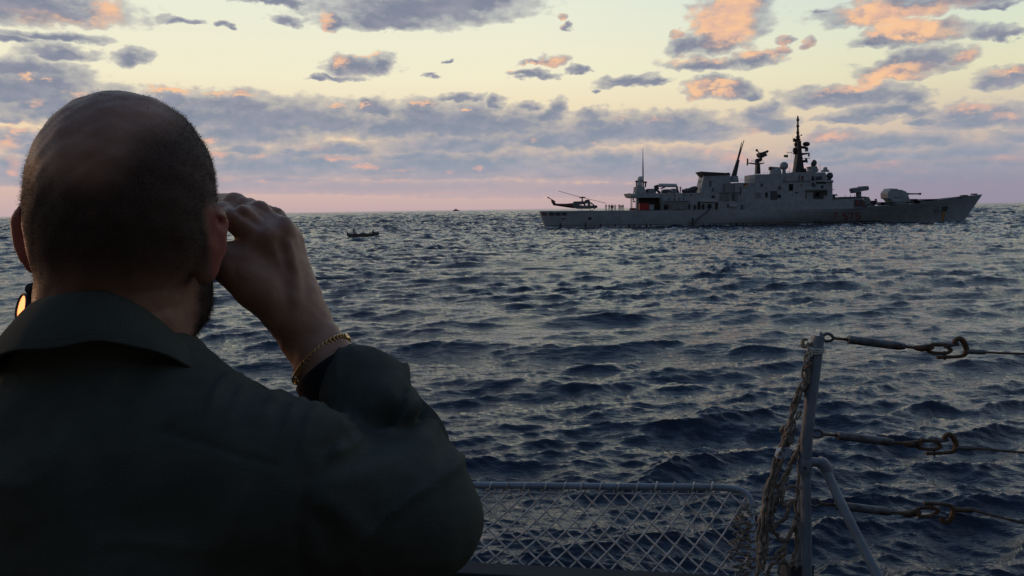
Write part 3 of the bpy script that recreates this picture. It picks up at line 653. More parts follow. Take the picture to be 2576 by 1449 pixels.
# roof gear forward
lt = sp(MB().prism(WP('C', [(1230,900),(1262,905),(1330,895),(1340,930),(1352,940),(1345,990),(1222,990),(1222,970),(1245,950)]), SY-1.6, SY+1.6), 'director_tower', NAVY2, bevel=.1)
m = MB().ball(Wv('C', 1318, 848), (.72, .8, .95)).ball(Wv('C', 1295, 862), (.5, .5, .65)).tube([Wv('C', 1295, 870), Wv('C', 1295, 905)], [.25, .5], 8); sp(m, 'director_dish', DKGREY, lt)
sp(MB().tube([Wv('C', 1182, 990, -2), Wv('C', 1182, 945, -2), Wv('C', 1180, 925, -2)], [.4, .42, .2], 8), 'covered_binnacle', BLACKP)
sp(MB().prism(WP('C', [(1392,960),(1425,950),(1425,925),(1435,912),(1445,925),(1447,950),(1470,960),(1480,985),(1395,985)]), SY-3.4, SY-1.4), 'signal_platform', NAVY2, bevel=.05)
m = MB().ball(Wv('C', 1553, 1038, -1.5), (.95, .8, .95)).tube([Wv('C', 1548, 1050, -1.5), Wv('C', 1540, 1106, -1.5)], [.5, .7], 8); sp(m, 'missile_director', DKGREY, smooth=50)
m = MB().box(Wv('C', 1600, 1315, -3), Wv('C', 1645, 1338, -2)).tube([Wv('C', 1598, 1245, -3), Wv('C', 1618, 1240, -3)], .1, 5).box(Wv('C', 1590, 1330, -3), Wv('C', 1612, 1385, -2)); sp(m, 'bridge_front_gear', DKGREY, brg)
for i, (x, y) in enumerate(((1300, 1160), (1320, 1180), (1360, 1075), (1400, 1070), (1420,1065))): sp(MB().ball(Wv('C', x, y, -5.2), (.35, .3, .5)), 'bridge_side_lamp', DKGREY, brg)
# after deckhouse mast
blk('B', [(262,706),(398,706),(402,760),(425,806),(240,806),(262,760)], 'after_house', y=2.2, bevel=.1)
for x, y0 in ((276, 608), (408, 622)):
    sp(MB().tube([Wv('B', x, 710), Wv('B', x, y0+26), Wv('B', x, y0+22), Wv('B', x, y0)], [.38, .36, .52, .52] if x < 300 else [.22, .22, .45, .5], 10), 'vent_post', DKGREY if x > 300 else BLACKP, smooth=40)
sp(MB().ball(Wv('B', 332, 590), .90, 14, 10).tube([Wv('B', 332, 612), Wv('B', 332, 708)], .42, 10), 'satellite_dome', WHITEP, smooth=True)
sp(MB().ball(Wv('B', 305, 672, -1.2), (.62, .62, .85), 12, 9), 'satellite_dome', WHITEP, smooth=True)
sp(MB().tube([Wv('B', 372, 710), Wv('B', 369, 430), Wv('B', 367, 100)], [.22, .17, .05], 6), 'whip_aerial', DKGREY)
for y in (718, 748, 776): sp(MB().box(Wv('B', 232, y-6, -1), Wv('B', 262, y+6, 1)), 'house_bracket', DKGREY)
for x, y in ((415, 760), (425, 780)): sp(MB().box(Wv('B', x-10, y-8, -1), Wv('B', x+8, y+8, 1)), 'house_bracket', DKGREY)
# crane, covered gear and boat on the hangar roof
blk('B', [(458,736),(555,736),(560,806),(455,806)], 'roof_locker', MIDGREY, y=2.5)
cr = sp(MB().tube([Wv('B', 562, 806), Wv('B', 558, 695), Wv('B', 600, 688), Wv('B', 890, 688), Wv('B', 905, 700), Wv('B', 915, 760), Wv('B', 935, 806)], .28, 6), 'crane_frame', DKGREY)
sp(MB().tube([Wv('B', 622, 682, -.8), Wv('B', 900, 686, -.8)], .50, 10), 'crane_jib', WHITEP, cr, smooth=50); sp(MB().tube([Wv('B', 650, 738, -.6), Wv('B', 725, 706, -.6)], .2, 6), 'crane_ram', MIDGREY, cr)
sp(MB().tube([Wv('B', 570, 700), Wv('B', 590, 760), Wv('B', 640, 806)], .35, 6).tube([Wv('B', 600, 700), Wv('B', 620, 745)], .2, 6), 'crane_post', DKGREY, cr)
m = MB().prism(WP('B', [(660,806),(665,765),(685,748),(765,746),(780,770),(770,806)]), SY-2, SY+1); sp(m, 'covered_winch', DKGREY, bevel=.15)
m = MB().prism(WP('B', [(800,806),(808,745),(822,736),(880,738),(890,780),(895,806)]), SY-2, SY+2); sp(m, 'covered_winch', MIDGREY, bevel=.15)
rb = sp(MB().tube([Wv('B', 985, 775, -1), Wv('B', 1080, 768, -1.2), Wv('B', 1160, 745, -1.2), Wv('B', 1205, 735, -1), Wv('B', 1218, 745, -.3)], [.45, .6, .75, .7, .4], 10).tube([Wv('B', 1000, 790, -.8), Wv('B', 1200, 785, -.8)], [.5, .7], 8), 'ship_boat', DKGREY, smooth=60)
sp(MB().tube([Wv('B', 1045, 770, -1), Wv('B', 1050, 735, -1), Wv('B', 1070, 735, -1)], .15, 6).box(Wv('B', 1180, 745, -1.6), Wv('B', 1205, 806, -.2)), 'boat_cradle', DKGREY, rb)
# gangway down to the water
lad = sp(MB().tube([Wv('B', 1430, 1066, -6.6), Wv('B', 1195, 1255, -7.4)], .12, 5).tube([Wv('B', 1436, 1050, -6.6), Wv('B', 1200, 1240, -7.4)], .05, 4), 'accommodation_ladder', DKGREY)
sp(MB().box(Wv('B', 1150, 1262, -8.2), Wv('B', 1200, 1268, -6.2)).tube([Wv('B', 1102, 1245, -7), Wv('B', 1100, 1325, -7)], .07, 5), 'ladder_platform', DKGREY, lad)
# main gun
gun = sp(MB().prism(WP('D', [(1074,292),(1082,278),(1130,221),(1146,224),(1158,228),(1210,226),(1222,238),(1262,244),(1280,240),(1288,250),(1335,266),(1366,320),(1396,405),(1396,415),(1140,415),(1136,400),(1108,372),(1080,366)]), SY-2.3, SY+2.3), 'gun_turret', NAVY2, bevel=.22)
sp(MB().tube([Wv('D', 1350, 298), Wv('D', 1420, 298), Wv('D', 1422, 298), Wv('D', 1560, 298), Wv('D', 1562, 298), Wv('D', 1596, 298)], [.34,.30,.22,.18,.28,.28], 10), 'gun_barrel', DKGREY, gun, smooth=50)
for x in (1240, 1292): sp(MB().box(Wv('D', x-14, 343, -2.36), Wv('D', x+14, 351, -2.2)), 'turret_slot', DARKM, gun)
sp(MB().tube([Wv('D', 1265, 452), Wv('D', 1265, 408)], 2.5, 20), 'gun_ring', MIDGREY, gun, smooth=40)
# missile launcher
la = sp(MB().tube([Wv('D', 718, 350), Wv('D', 718, 270)], .72, 10), 'launcher_pedestal', MIDGREY)
for i, (y0, zz) in enumerate(((-1.5, 0), (.2, 0))):
    sp(MB().prism(WP('D', [(612,232),(640,214),(735,205),(740,192),(818,189),(832,206),(834,236),(820,250),(735,262),(700,274),(632,290),(622,262)]), SY+y0, SY+y0+1.3), 'missile_box', MIDGREY, la, bevel=.08)
sp(MB().prism(WP('D', [(378,362),(420,352),(428,342),(770,336),(838,346),(838,356),(760,364),(380,380)], -2), SY-3.5, SY+3.5), 'launcher_platform', DKGREY)
for x in (528, 603, 660): sp(MB().tube([Wv('D', x, 345, -4), Wv('D', x, 310, -4)], .07, 4), 'rail_post', MIDGREY)
# recess with winch at the break of the deck
sp(MB().prism(WP('D', [(650,378),(760,378),(845,430),(838,478),(650,486)], -6.3), SY-6.47, SY-6.3), 'deck_recess', DKGREY)
rect('D', 690, 398, 715, 445, 'red_hose_reel', REDP, 6.47, .1); rect('D', 770, 400, 800, 470, 'red_hose_reel', basic('dull_red3', (.13,.045,.04), .7), 6.47, .08)
sp(MB().tube([Wv('D', 832, 400, -6.6), Wv('D', 832, 400, -4.5)], 1.0, 14), 'mooring_drum', MIDGREY)
for x0, y0, x1, y1 in ((890,394,935,408),(895,408,925,440),(1032,414,1130,448),(1430,378,1500,418),(1455,370,1495,380),(1500,395,1535,420),(1545,402,1565,420),(1610,372,1655,390),(1617,390,1650,412),(1680,385,1708,402),(1722,370,1768,386),(1730,386,1760,400),(950,425,1030,440),(870,440,900,462)):
    a = Wv('D', x0, y0, -1.6); b = Wv('D', x1, y1+10, .6); sp(MB().box(a, b), rnd.choice(['deck_locker', 'bollard_block', 'hatch_coaming']), rnd.choice([DKGREY, MIDGREY]))
sp(MB().tube([Wv('D', 960, 430, -2), Wv('D', 960, 378, -2)], .18, 6).ball(Wv('D', 960, 380, -2), .3), 'mushroom_vent', DKGREY)
sp(MB().tube([Wv('D', 882, 380, -3), Wv('D', 882, 430, -3)], .06, 4), 'rail_post', MIDGREY)
m = MB(); prev = None
for i in range(20):
    x = 1500+i*50; sy = float(np.interp(x, [1300,1640,1900,2200,2462], [452,423,370,333,305])); yo = float(np.interp(x, [1500,2200,2460], [-4.4,-1.5,-.1]))
    a = Wv('D', x, sy+3, yo); b = Wv('D', x, sy-7, yo); m.tube([a, b], .035, 4)
    if prev: m.tube([prev, b], .025, 4)
    prev = b
sp(m, 'bow_rail', MIDGREY)
for x, y in ((2190, 322), (2215, 318), (2345, 298)): sp(MB().box(Wv('D', x-14, y-5, -.6), Wv('D', x+10, y+16, .6)), 'bow_fairlead', DKGREY)
sp(MB().prism(WP('D', [(2140,342),(2185,335),(2180,352),(2150,360)], -2.1), SY-2.3, SY-1.8), 'bow_fairlead', DKGREY)

# wash along the waterline
FOAM = basic('foam', (.55,.60,.62), .9, var=.2, scale=4.)
m = MB(); rf = random.Random(5)
for i in range(150):
    if i < 60: x = xs0b-2.2+rf.random()**1.5*7; y = SY-rf.uniform(4.4, 6.6) if x > xs0b else SY-rf.uniform(-4, 6.5)
    else: x = rf.uniform(xs0b, xbb+1); y = hull_side_y(x, .1)-rf.uniform(.0, .5)
    k = rf.uniform(.12, .42); m.ball((x, y, rf.uniform(-.02, .18)+(.15 if i < 30 else 0)), (k*1.8, k, k*.35), 6, 4)
tag(m.obj('foam', FOAM, smooth=True), kind='stuff')
# ---------------------------------------------------------------- flag on the halyard
m = MB(); n = 9; a = Wv('C', 862, 724); b = Wv('C', 926, 722); c = Wv('C', 926, 764); d = Wv('C', 862, 758); vs = []
for i in range(n):
    t = i/(n-1); w = .16*math.sin(t*7)*(1-t)
    for s_ in (0, .5, 1):
        p = (a*(1-t)+b*t)*(1-s_)+(d*(1-t)+c*t)*s_; p.y += w+.05*math.sin(s_*4+t*5); vs.append(p)
m.add(vs, [(i*3+j, i*3+j+1, i*3+j+4, i*3+j+3) for i in range(n-1) for j in range(2)])
fl = m.obj('signal_flag', basic('flag_cloth', (.10,.11,.05), .9, var=.4, scale=3.), smooth=True)
fl.modifiers.new('cloth_thickness', 'SOLIDIFY').thickness = .02
tag(fl, 'small dark signal flag flying from the halyard beside the black main mast', 'flag')

# ---------------------------------------------------------------- people of the ship and of the skiff
UNI = basic('dark_uniform', (.014,.017,.026), .9, var=.3, scale=4.); UNI2 = basic('brown_uniform', (.055,.028,.018), .9, var=.3, scale=4.)
SKIN_FAR = basic('skin_far', (.16,.09,.06), .6)
def person_mesh(pose, mat):
    m = MB()
    if pose == 'sit':
        m.tube([(0,0,.05),(0,.02,.30),(0,0,.52),(0,0,.60)], [.17,.15,.20,.07], 8); m.ball((0,.02,.74), (.095,.11,.125), 8, 6)
        for s in (-1, 1):
            m.tube([(s*.10,0,.08),(s*.12,-.42,.30),(s*.12,-.40,.0)], [.09,.075,.05], 6); m.tube([(s*.19,0,.52),(s*.25,-.12,.30),(s*.12,-.34,.30)], [.06,.05,.035], 6)
    else:
        lean = {'a': (.02,-.02), 'b': (-.05,.04), 'c': (.04,.05), 'd': (0,0)}[pose]; lx, ly = lean
        for s in (-1, 1):
            sp_ = .09 if pose != 'b' else .15
            m.tube([(s*sp_,0,.0),(s*sp_,.01,.45),(s*.09,0,.90)], [.055,.065,.10], 6); m.tube([(s*sp_,.03,.03),(s*sp_,-.16,.03)], [.05,.04], 5)
        m.tube([(0,0,.86),(lx*.5,ly*.5,1.08),(lx,ly,1.36),(lx,ly,1.46),(lx,ly,1.56)], [.155,.145,.20,.12,.055], 8); m.ball((lx,ly-.01,1.66), (.085,.105,.125), 8, 7)
        for s in (-1, 1):
            if pose == 'a': h = [(s*.20+lx,ly,1.42),(s*.28,0,1.14),(s*.26,-.06,.88)]
            elif pose == 'b': h = [(s*.20+lx,ly,1.42),(s*.32,0,1.16),(s*.10,-.20,1.12)]
            elif pose == 'c': h = [(s*.20+lx,ly,1.42),(s*.30,-.10,1.20),(s*.10,-.18,1.55 if s > 0 else 1.0)]
            else: h = [(s*.20,0,1.42),(s*.38,-.05,1.30),(s*.50,-.15,1.50 if s < 0 else 1.05)]
            m.tube(h, [.062,.05,.038], 6)
    return m.mesh('person', mat, smooth=True)
PM = {(p, u): person_mesh(p, UNI if u == 0 else UNI2) for p in 'abcd' for u in (0, 1)}; PM['sit', 0] = person_mesh('sit', UNI); PM['sit', 1] = person_mesh('sit', UNI2)
def person(loc, pose, u, rz, h, label, group):
    o = link('person', PM[pose, u]); o.location = loc; o.rotation_euler = (0, 0, rz); o.scale = (h,)*3
    tag(o, label, 'person', group); return o
g = 'crew standing on the flight deck'
DK = Wv('A', 1400, 1078, -3.6).z
spec = [(1232,'c',0,'apart at the left end of the row'),(1283,'b',0,'second from the left in the row'),(1318,'a',1,'brown, third from the left'),(1340,'a',1,'brown, fourth from the left'),(1376,'d',0,'bulky, right end of the left cluster'),(1440,'c',0,'first of the three nearest the hangar'),(1470,'a',0,'shortest, in the middle of the right three'),(1503,'b',0,'rightmost, next to the small deck box')]
for i, (x, ps, u, l) in enumerate(spec):
    q = Wv('A', x, 1078, -3.8-.5*(i % 3)); q.z = sheer_z(q.x)*.985+.01
    person(q, ps, u, rnd.uniform(-1.2, 1.2), (1.0 if x != 1470 else .92)*rnd.uniform(.97, 1.04), 'crew member on the flight deck, '+l, g)
g = 'crew in the side gallery of the warship'
for i, (x, ps, l) in enumerate([(712,'a','by the dark door just right of the red locker'),(755,'b','second along from the red locker'),(1105,'c','left of the arched frame in the gallery'),(1190,'a','right of the arched frame in the gallery'),(1250,'b','in front of the tall dark door'),(1330,'d','with arms out under the pale awning'),(1420,'c','at the head of the sloping ladder'),(1530,'a','beyond the ladder head, right of the awning'),(1940,'d','bent where the ship side sweeps up')]):
    q = Wv('B', x, 1078, -5.9); q.z = sheer_z(q.x)*.985+.01
    person(q, ps, i % 3 == 1, rnd.uniform(-1.5, 1.5), rnd.uniform(.96, 1.04), 'crew member '+l, g)
q = Wv('B', 962, 806, -1); person(q, 'd', 0, .3, .85*1.25, 'dark figure on the hangar roof between crane and boat', None)
q = Wv('B', 1158, 1300, -7.2); q.z = Wv('B', 1158, 1262, -7.2).z-.8; person(q, 'c', 0, .5, 1.12, 'crew member at the foot of the sloping ladder', None)
for x, l in ((1345, 'left of two on the open bridge wing'), (1400, 'right of two on the open bridge wing')):
    q = Wv('C', x, 1385, -5.6); q.z = Wv('C', x, 1380, -5.6).z; person(q, 'b' if x < 1380 else 'a', x > 1380, .6, .95, 'crew member, '+l, 'crew on the bridge wing')

# ---------------------------------------------------------------- helicopter on the flight deck
HY = -1.0
heli = empty('helicopter', (20, SY+HY, DK)); tag(heli, 'dark helicopter with a drooping two blade rotor parked on the stern flight deck', 'helicopter')
hin = Matrix.Translation((-20, -SY-HY, -DK))
def hp(mb, name, mat, parent=None, smooth=None, bevel=0.):
    me = mb.mesh(name, mat, smooth, bevel); me.transform(hin); return link(name, me, parent or heli)
HG = basic('helicopter_grey', (.085,.095,.10), .5, var=.2, scale=1.); HM = basic('helicopter_maroon', (.075,.022,.018), .5, var=.25, scale=1.)
def hA(x, y, yo=0.): return Wv('A', x, y, HY+yo)
def hprism(pts, w): return MB().prism([W('A', x, y, HY) for x, y in pts], SY+HY-w, SY+HY+w)
DKpx = 0
fb = hp(hprism([(712,990),(790,990),(880,1006),(1005,1003),(1040,996),(1068,1003),(1082,1018),(1062,1030),(1040,1046),(960,1056),(780,1056),(735,1042),(700,1025)], 1.3), 'fuselage', HG, bevel=.22)
hp(hprism([(713,945),(735,938),(900,934),(905,960),(890,975),(880,985),(775,992),(713,992)], 1.05), 'engine_cowling', HG, bevel=.15)
hp(hprism([(900,975),(902,915),(930,913),(935,905),(945,913),(968,915),(972,945),(1000,960),(1012,985),(1004,985),(992,968),(960,962),(930,968)], 1.15), 'cabin_roof', HG, bevel=.06)
for x in (884, 948, 958): hp(hprism([(x,965),(x+14,965),(x+16,1010),(x,1010)], 1.28), 'door_pillar', HG)
hp(hprism([(1000,965),(1012,965),(1048,1000),(1035,1004)], 1.0), 'windscreen_frame', HG)
tb = hp(MB().tube([hA(730,1005), hA(600,1002), hA(470,992), hA(400,985)], [.80,.52,.34,.30], 12), 'tail_boom', HM, smooth=60)
hp(hprism([(398,1000),(366,948),(360,925),(372,915),(405,928),(430,940),(432,948),(418,952),(455,982),(470,1000)], .14), 'tail_fin', HM, tb, bevel=.05)
hp(MB().box(hA(560,1003,-1.4), hA(595,1008,1.4)), 'tailplane', HM, tb)
hp(MB().tube([hA(302,874,-.35), hA(330,884,-.35), hA(432,944,-.35)], [.20,.13,.10], 6), 'tail_rotor', DKGREY, tb)
hub = hp(MB().tube([hA(856,940), hA(856,868)], [.24,.12], 8).ball(hA(858,876), (.9,.35,.22)), 'rotor_mast', DKGREY)
for a_, b_ in (((476,777), (850,876)), ((860,876), (1245,967))):
    p0, p1 = hA(*a_), hA(*b_); dz = Vector((0, .26, 0)); th = Vector((0, 0, .05))
    if a_[0] > 800: p1.y += 2.0
    else: p0.y -= 1.5
    hp(MB().add([p0-dz+th, p0+dz+th, p1+dz+th, p1-dz+th, p0-dz-th, p0+dz-th, p1+dz-th, p1-dz-th], [(0,1,2,3),(7,6,5,4),(0,4,5,1),(1,5,6,2),(2,6,7,3),(3,7,4,0)]), 'rotor_blade', DKGREY, hub)
for s in (-1, 1):
    zf = sheer_z(hA(900,1060).x)*.985+.05
    a_ = hA(800,1066,s*1.3); b_ = hA(1010,1066,s*1.3); a_.z = b_.z = zf+.02
    hp(MB().tube([a_, b_, b_+Vector((.5,0,.25))], .06, 6), 'skid', DKGREY)
    for x in (840, 985): 
        t_ = hA(x,1050,s*.7); q = hA(x,1066,s*1.3); q.z = zf; hp(MB().tube([t_, q], .05, 5), 'skid_strut', DKGREY)
hp(MB().ball(hA(1070,1022), (.5,.5,.4)), 'nose_cap', BLACKP, smooth=True)
hp(MB().box(hA(1040,1030,-.3), hA(1058,1060,.3)), 'sensor_pod', BLACKP)
glass, nbg, bsg = material('cabin_glass'); bsg.inputs['Transmission Weight'].default_value = 1; bsg.inputs['Roughness'].default_value = .02; bsg.inputs['IOR'].default_value = 1.01; bsg.inputs['Base Color'].default_value = (.8,.85,.85,1)
for s in (-1, 1):
    hp(MB().box(hA(900,968,s*1.2), hA(948,1004,s*1.22)), 'side_window', glass); hp(MB().box(hA(972,968,s*1.1), hA(1000,1002,s*1.12)), 'side_window', glass)

# ---------------------------------------------------------------- skiff with four people
def K(x, y): return ((1340+x*.06988)/1.5652, (860+y*.06988)/1.5652)
d = ray(*K(1300, 1075)); kk = -EYE/d.z; bc = Vector((d.x*kk, d.y*kk, 0)); BYY = bc.y
def Kv(x, y, yo=0.): return P(*K(x, y), BYY+yo)
L0, L1 = Kv(440, 1000).x, Kv(2190, 1000).x
WOOD = basic('weathered_boat_paint', (.10,.115,.12), .7, var=.35, scale=2., stain=(.05,.04,.035)); WOODD = basic('boat_inside', (.05,.05,.05), .8)
skiff = empty('skiff', (bc.x, BYY, 0)); tag(skiff, 'long low open skiff with upswept bow carrying four dark figures, left of the warship', 'boat')
m = MB(); vs = []; N_ = 24; prof = [(-.06,-.42),(.62,-.28),(.92,.0),(1.0,.30),(.9,.30),(.80,.0),(.5,-.2),(0,-.25)]
for i in range(N_+1):
    t = i/N_; x = L0+(L1-L0)*t; w = .72*(.72+.28*math.sin(min(t*2.2, PI/2)))*(1-max(0, (t-.6)/.4)**2.0)+.02; sh = .42*max(0, (t-.55)/.45)**1.8+.10*max(0, (.2-t)/.2)
    row = [(x, BYY+s*w*a_, b_*.95+sh+.08) for s in (-1,) for a_, b_ in prof]+[(x, BYY+w*a_, b_*.95+sh+.08) for a_, b_ in prof[::-1]]
    vs += row
n = 16; m.add(vs, [(i*n+j, (i+1)*n+j, (i+1)*n+(j+1) % n, i*n+(j+1) % n) for i in range(N_) for j in range(n)]+[tuple(range(n)), tuple(N_*n+k for k in range(n))])
me = m.mesh('hull', WOOD, 40); me.transform(Matrix.Translation((-bc.x, -BYY, 0))); link('hull', me, skiff)
for x in (620, 1150, 1500, 1800):
    mm_ = MB().box((Kv(x,0).x-.12, BYY-.6, .28), (Kv(x,0).x+.12, BYY+.6, .33)); me = mm_.mesh('thwart', WOODD); me.transform(Matrix.Translation((-bc.x, -BYY, 0))); link('thwart', me, skiff)
mm_ = MB().box((L0-.25, BYY-.15, -.1), (L0+.02, BYY+.15, .75)); me = mm_.mesh('outboard_motor', BLACKP, bevel=.04); me.transform(Matrix.Translation((-bc.x, -BYY, 0))); link('outboard_motor', me, skiff)
for x, ps, u, z, l, h in ((742,'d',0,-.08,'figure standing upright near the stern of the skiff, one arm out',.95),(1310,'sit',0,.05,'figure sitting low amidships in the skiff',.95),(1640,'sit',1,.02,'smaller figure sitting just behind the one in the skiff bow',.85),(1820,'sit',0,.28,'figure sitting highest in the bow of the skiff',1.05)):
    q = Kv(x, 0); person((q.x, BYY, z+.02), ps, u, 1.2 if ps == 'sit' else .2, h, l, 'people in the skiff')
m = MB().tube([Kv(860,960)+Vector((0,-.2,-.1)), Kv(880,905)+Vector((0,-.2,0))], [.22,.16], 8); o = m.obj('fuel_can', basic('can_red', (.12,.03,.03), .6)); tag(o, 'small dark red can behind the standing figure in the skiff', 'can')

for ob in [skiff, o]+[q for q in COL.objects if q.name.startswith('person') and q.get('group') == 'people in the skiff']: ob.location.z += .42     # riding a crest

# ---------------------------------------------------------------- far ship on the horizon
m = MB(); q = P(1147, 527.2, 4200); x0, z0 = q.x, 0
far = empty('distant_ship', (x0, 4200, 0)); tag(far, 'tiny grey ship far off on the horizon, between the hand and the helicopter', 'ship')
FG = basic('far_ship_grey', (.20,.20,.24), .8)
def fpart(mb, n_): me = mb.mesh(n_, FG); me.transform(Matrix.Translation((-x0, -4200, 0))); link(n_, me, far)
fpart(MB().prism([(x0-15,-1),(x0+14,-1),(x0+18,5),(x0-16,5)], 4195, 4205), 'hull'); fpart(MB().prism([(x0-8,5),(x0+7,5),(x0+4,10),(x0-5,10)], 4196, 4204), 'deckhouse'); fpart(MB().tube([(x0,4200,10),(x0,4200,14)], .7, 5), 'mast')
# ---------------------------------------------------------------- our own ship: deck, side; unseen bulkhead and overhang added for shade
DECKZ = EYE-1.62
OWNG = basic('own_ship_grey', (.30,.32,.33), .5, var=.25, scale=1.2, stain=(.06,.045,.035), stain_amt=.5, bump=.2, bscale=20)
OWND = basic('own_deck_paint', (.030,.034,.038), .85, var=.3, scale=2., bump=.6, bscale=120)
def edge_y(x): return 2.93-.155*(x+.15)/1.0*.85           # deck edge runs slightly inward to the right
m = MB().add([(-9, -3.2, DECKZ), (9, -3.2, DECKZ), (9, edge_y(9), DECKZ), (-9, edge_y(-9), DECKZ), (-9, -3.2, DECKZ-.08), (9, -3.2, DECKZ-.08), (9, edge_y(9), DECKZ-.08), (-9, edge_y(-9), DECKZ-.08)], [(0,1,2,3),(7,6,5,4),(0,4,5,1),(1,5,6,2),(2,6,7,3),(3,7,4,0)])
tag(m.obj('ship_deck', OWND), kind='structure')
m = MB().add([(-9, edge_y(-9)-.05, DECKZ-.081), (9, edge_y(9)-.05, DECKZ-.081), (9, edge_y(9)-.9, -.6), (-9, edge_y(-9)-.9, -.6), (-9, -6, DECKZ-.081), (9, -6, DECKZ-.081), (9, -6, -.6), (-9, -6, -.6)], [(0,1,2,3),(4,7,6,5),(0,4,5,1),(3,2,6,7),(0,3,7,4),(1,5,6,2)])
tag(m.obj('ship_side', OWNG), kind='structure')
m = MB().box((-9, -3.2, DECKZ), (9, -3.4, DECKZ+2.7)); tag(m.obj('shade_bulkhead', OWNG), kind='structure')  # unseen wall behind the lens, added to keep skylight off the man
m = MB().box((-9, -3.4, DECKZ+2.7), (9, -.9, DECKZ+2.78)); tag(m.obj('shade_deckhead', OWNG), kind='structure')  # unseen overhang, added and cut back to set the shade on the man
# dark coaming on the deck edge
COAM = basic('coaming_paint', (.012,.013,.014), .7, var=.4, scale=4., bump=.3)
a = P(1100, 1409, 2.95); b = P(1905, 1449.5, 2.78); a2 = a+(a-b)*2.5; b2 = b+(b-a)*.02
o_ = Vector((.02, -.10, 0)); zb = Vector((0, 0, DECKZ))
m = MB().add([a2, b2, b2+o_, a2+o_]+[Vector((v.x, v.y, DECKZ)) for v in (a2, b2, b2+o_, a2+o_)], [(0,1,2,3),(4,7,6,5),(0,4,5,1),(1,5,6,2),(2,6,7,3),(3,7,4,0)])
o = m.obj('deck_coaming', COAM, bevel=.006); tag(o, 'dark coaming along the deck edge under the wire net', 'coaming')

# ---------------------------------------------------------------- net frame
PIPE = basic('grey_pipe_paint', (.20,.235,.265), .35, var=.18, scale=9., stain=(.12,.06,.03), stain_amt=.55, stain_th=.66, bump=.35, bscale=30)
PIPEW = basic('chipped_light_paint', (.32,.37,.41), .45, var=.3, scale=25., stain=(.09,.05,.035), stain_amt=.9, stain_th=.52, bump=.6, bscale=60)
NETW = basic('galvanised_wire', (.46,.435,.385), .5, metal=.2, var=.3, scale=20.)
ROPE = basic('weathered_rope', (.25,.205,.155), .9, var=.4, scale=14., bump=1., bscale=260); ROPEL = basic('pale_lashing', (.50,.48,.42), .85, var=.25, scale=20., bump=1., bscale=300)
def G(x, y, d): return P(1150+x*.3125, 1188.4+y*.3125, d)
def netd(x, y):
    """distance ahead of the net plane at crop point: leans outboard at the top, nearer on the right"""
    return 3.18-.10*(x/2380)-.20*(y-150)/600
def Gn(x, y, off=0.): return G(x, y, netd(x, y)+off)
net = empty('safety_net', Gn(1200, 150)); net.location = (Gn(1200, 150).x, Gn(1200, 150).y, DECKZ)
tag(net, 'low net of diamond wire mesh on a bent grey pipe frame', 'safety net')
nin = Matrix.Translation(-net.location)
def np_(mb, name, mat, smooth=None, parent=None):
    me = mb.mesh(name, mat, smooth); me.transform(nin); return link(name, me, parent or net)
rail = spline([Gn(-1900, 85), Gn(-900, 92), Gn(0, 100), Gn(1000, 111), Gn(2000, 119), Gn(2180, 128), Gn(2290, 152), Gn(2345, 195), Gn(2366, 260)], 6)
np_(MB().tube(rail, .0128, 14), 'top_rail', PIPE, True)
np_(MB().tube(spline([Gn(2366, 255), Gn(2372, 420), Gn(2384, 640), Gn(2392, 860), Gn(2392, 1000)], 5), .0125, 14), 'end_rail', PIPEW, True)
np_(MB().tube([Gn(2366, 250), Gn(2367, 285)], .0152, 14), 'rail_sleeve', PIPE, 40)
def lat(u, v):
    xt, yt = 270+148*u, 158+.9*u; xb, yb = 222+166*u, 736+9.2*u
    t = v/4.0; return xt+(xb-xt)*t, yt+(yb-yt)*t
def strand(u0, sgn):
    pts = []
    for k in range(-1, 41):
        v = k/40*4.25; u = u0+sgn*v*.98
        if u > 13.95 or u < -8: continue
        x, y = lat(u, max(v, -.05)); ph = v*2*2*PI/2
        pts.append(Gn(x, y, .004*sgn*math.cos(v*2*PI)+rnd.uniform(-.002, .002)))
    return pts
wires = [p for u0 in range(-8, 18) for sg in (1, -1) for p in [strand(u0 if sg > 0 else u0, sg)] if len(p) > 4]
for p in wires: np_(MB().tube(p, .0037, 6, caps=False), 'mesh_wire', NETW, True)
np_(MB().tube(spline([Gn(x, 162+.01*x*.6+rnd.uniform(-2, 2)) for x in range(-1300, 2340, 60)], 2), .0026, 5), 'selvedge_wire', NETW, True)
for i in range(-9, 13):
    x = 268+148*i+rnd.uniform(-8, 8)
    if i == 2: x -= 20
    pts = []
    for k in range(15):
        a_ = -PI*.75+2*PI*1.02*k/14; c = Gn(x-30+62*k/14, 112)
        pts.append(c+Vector((0, -math.cos(a_)*.0155, math.sin(a_)*.0155)))
    np_(MB().tube(spline([Gn(x-40, 160)]+pts+[Gn(x+30, 160)], 2), .0032 if rnd.random() < .8 else .0042, 6), 'wire_tie', NETW if i != 1 else ROPE, True)

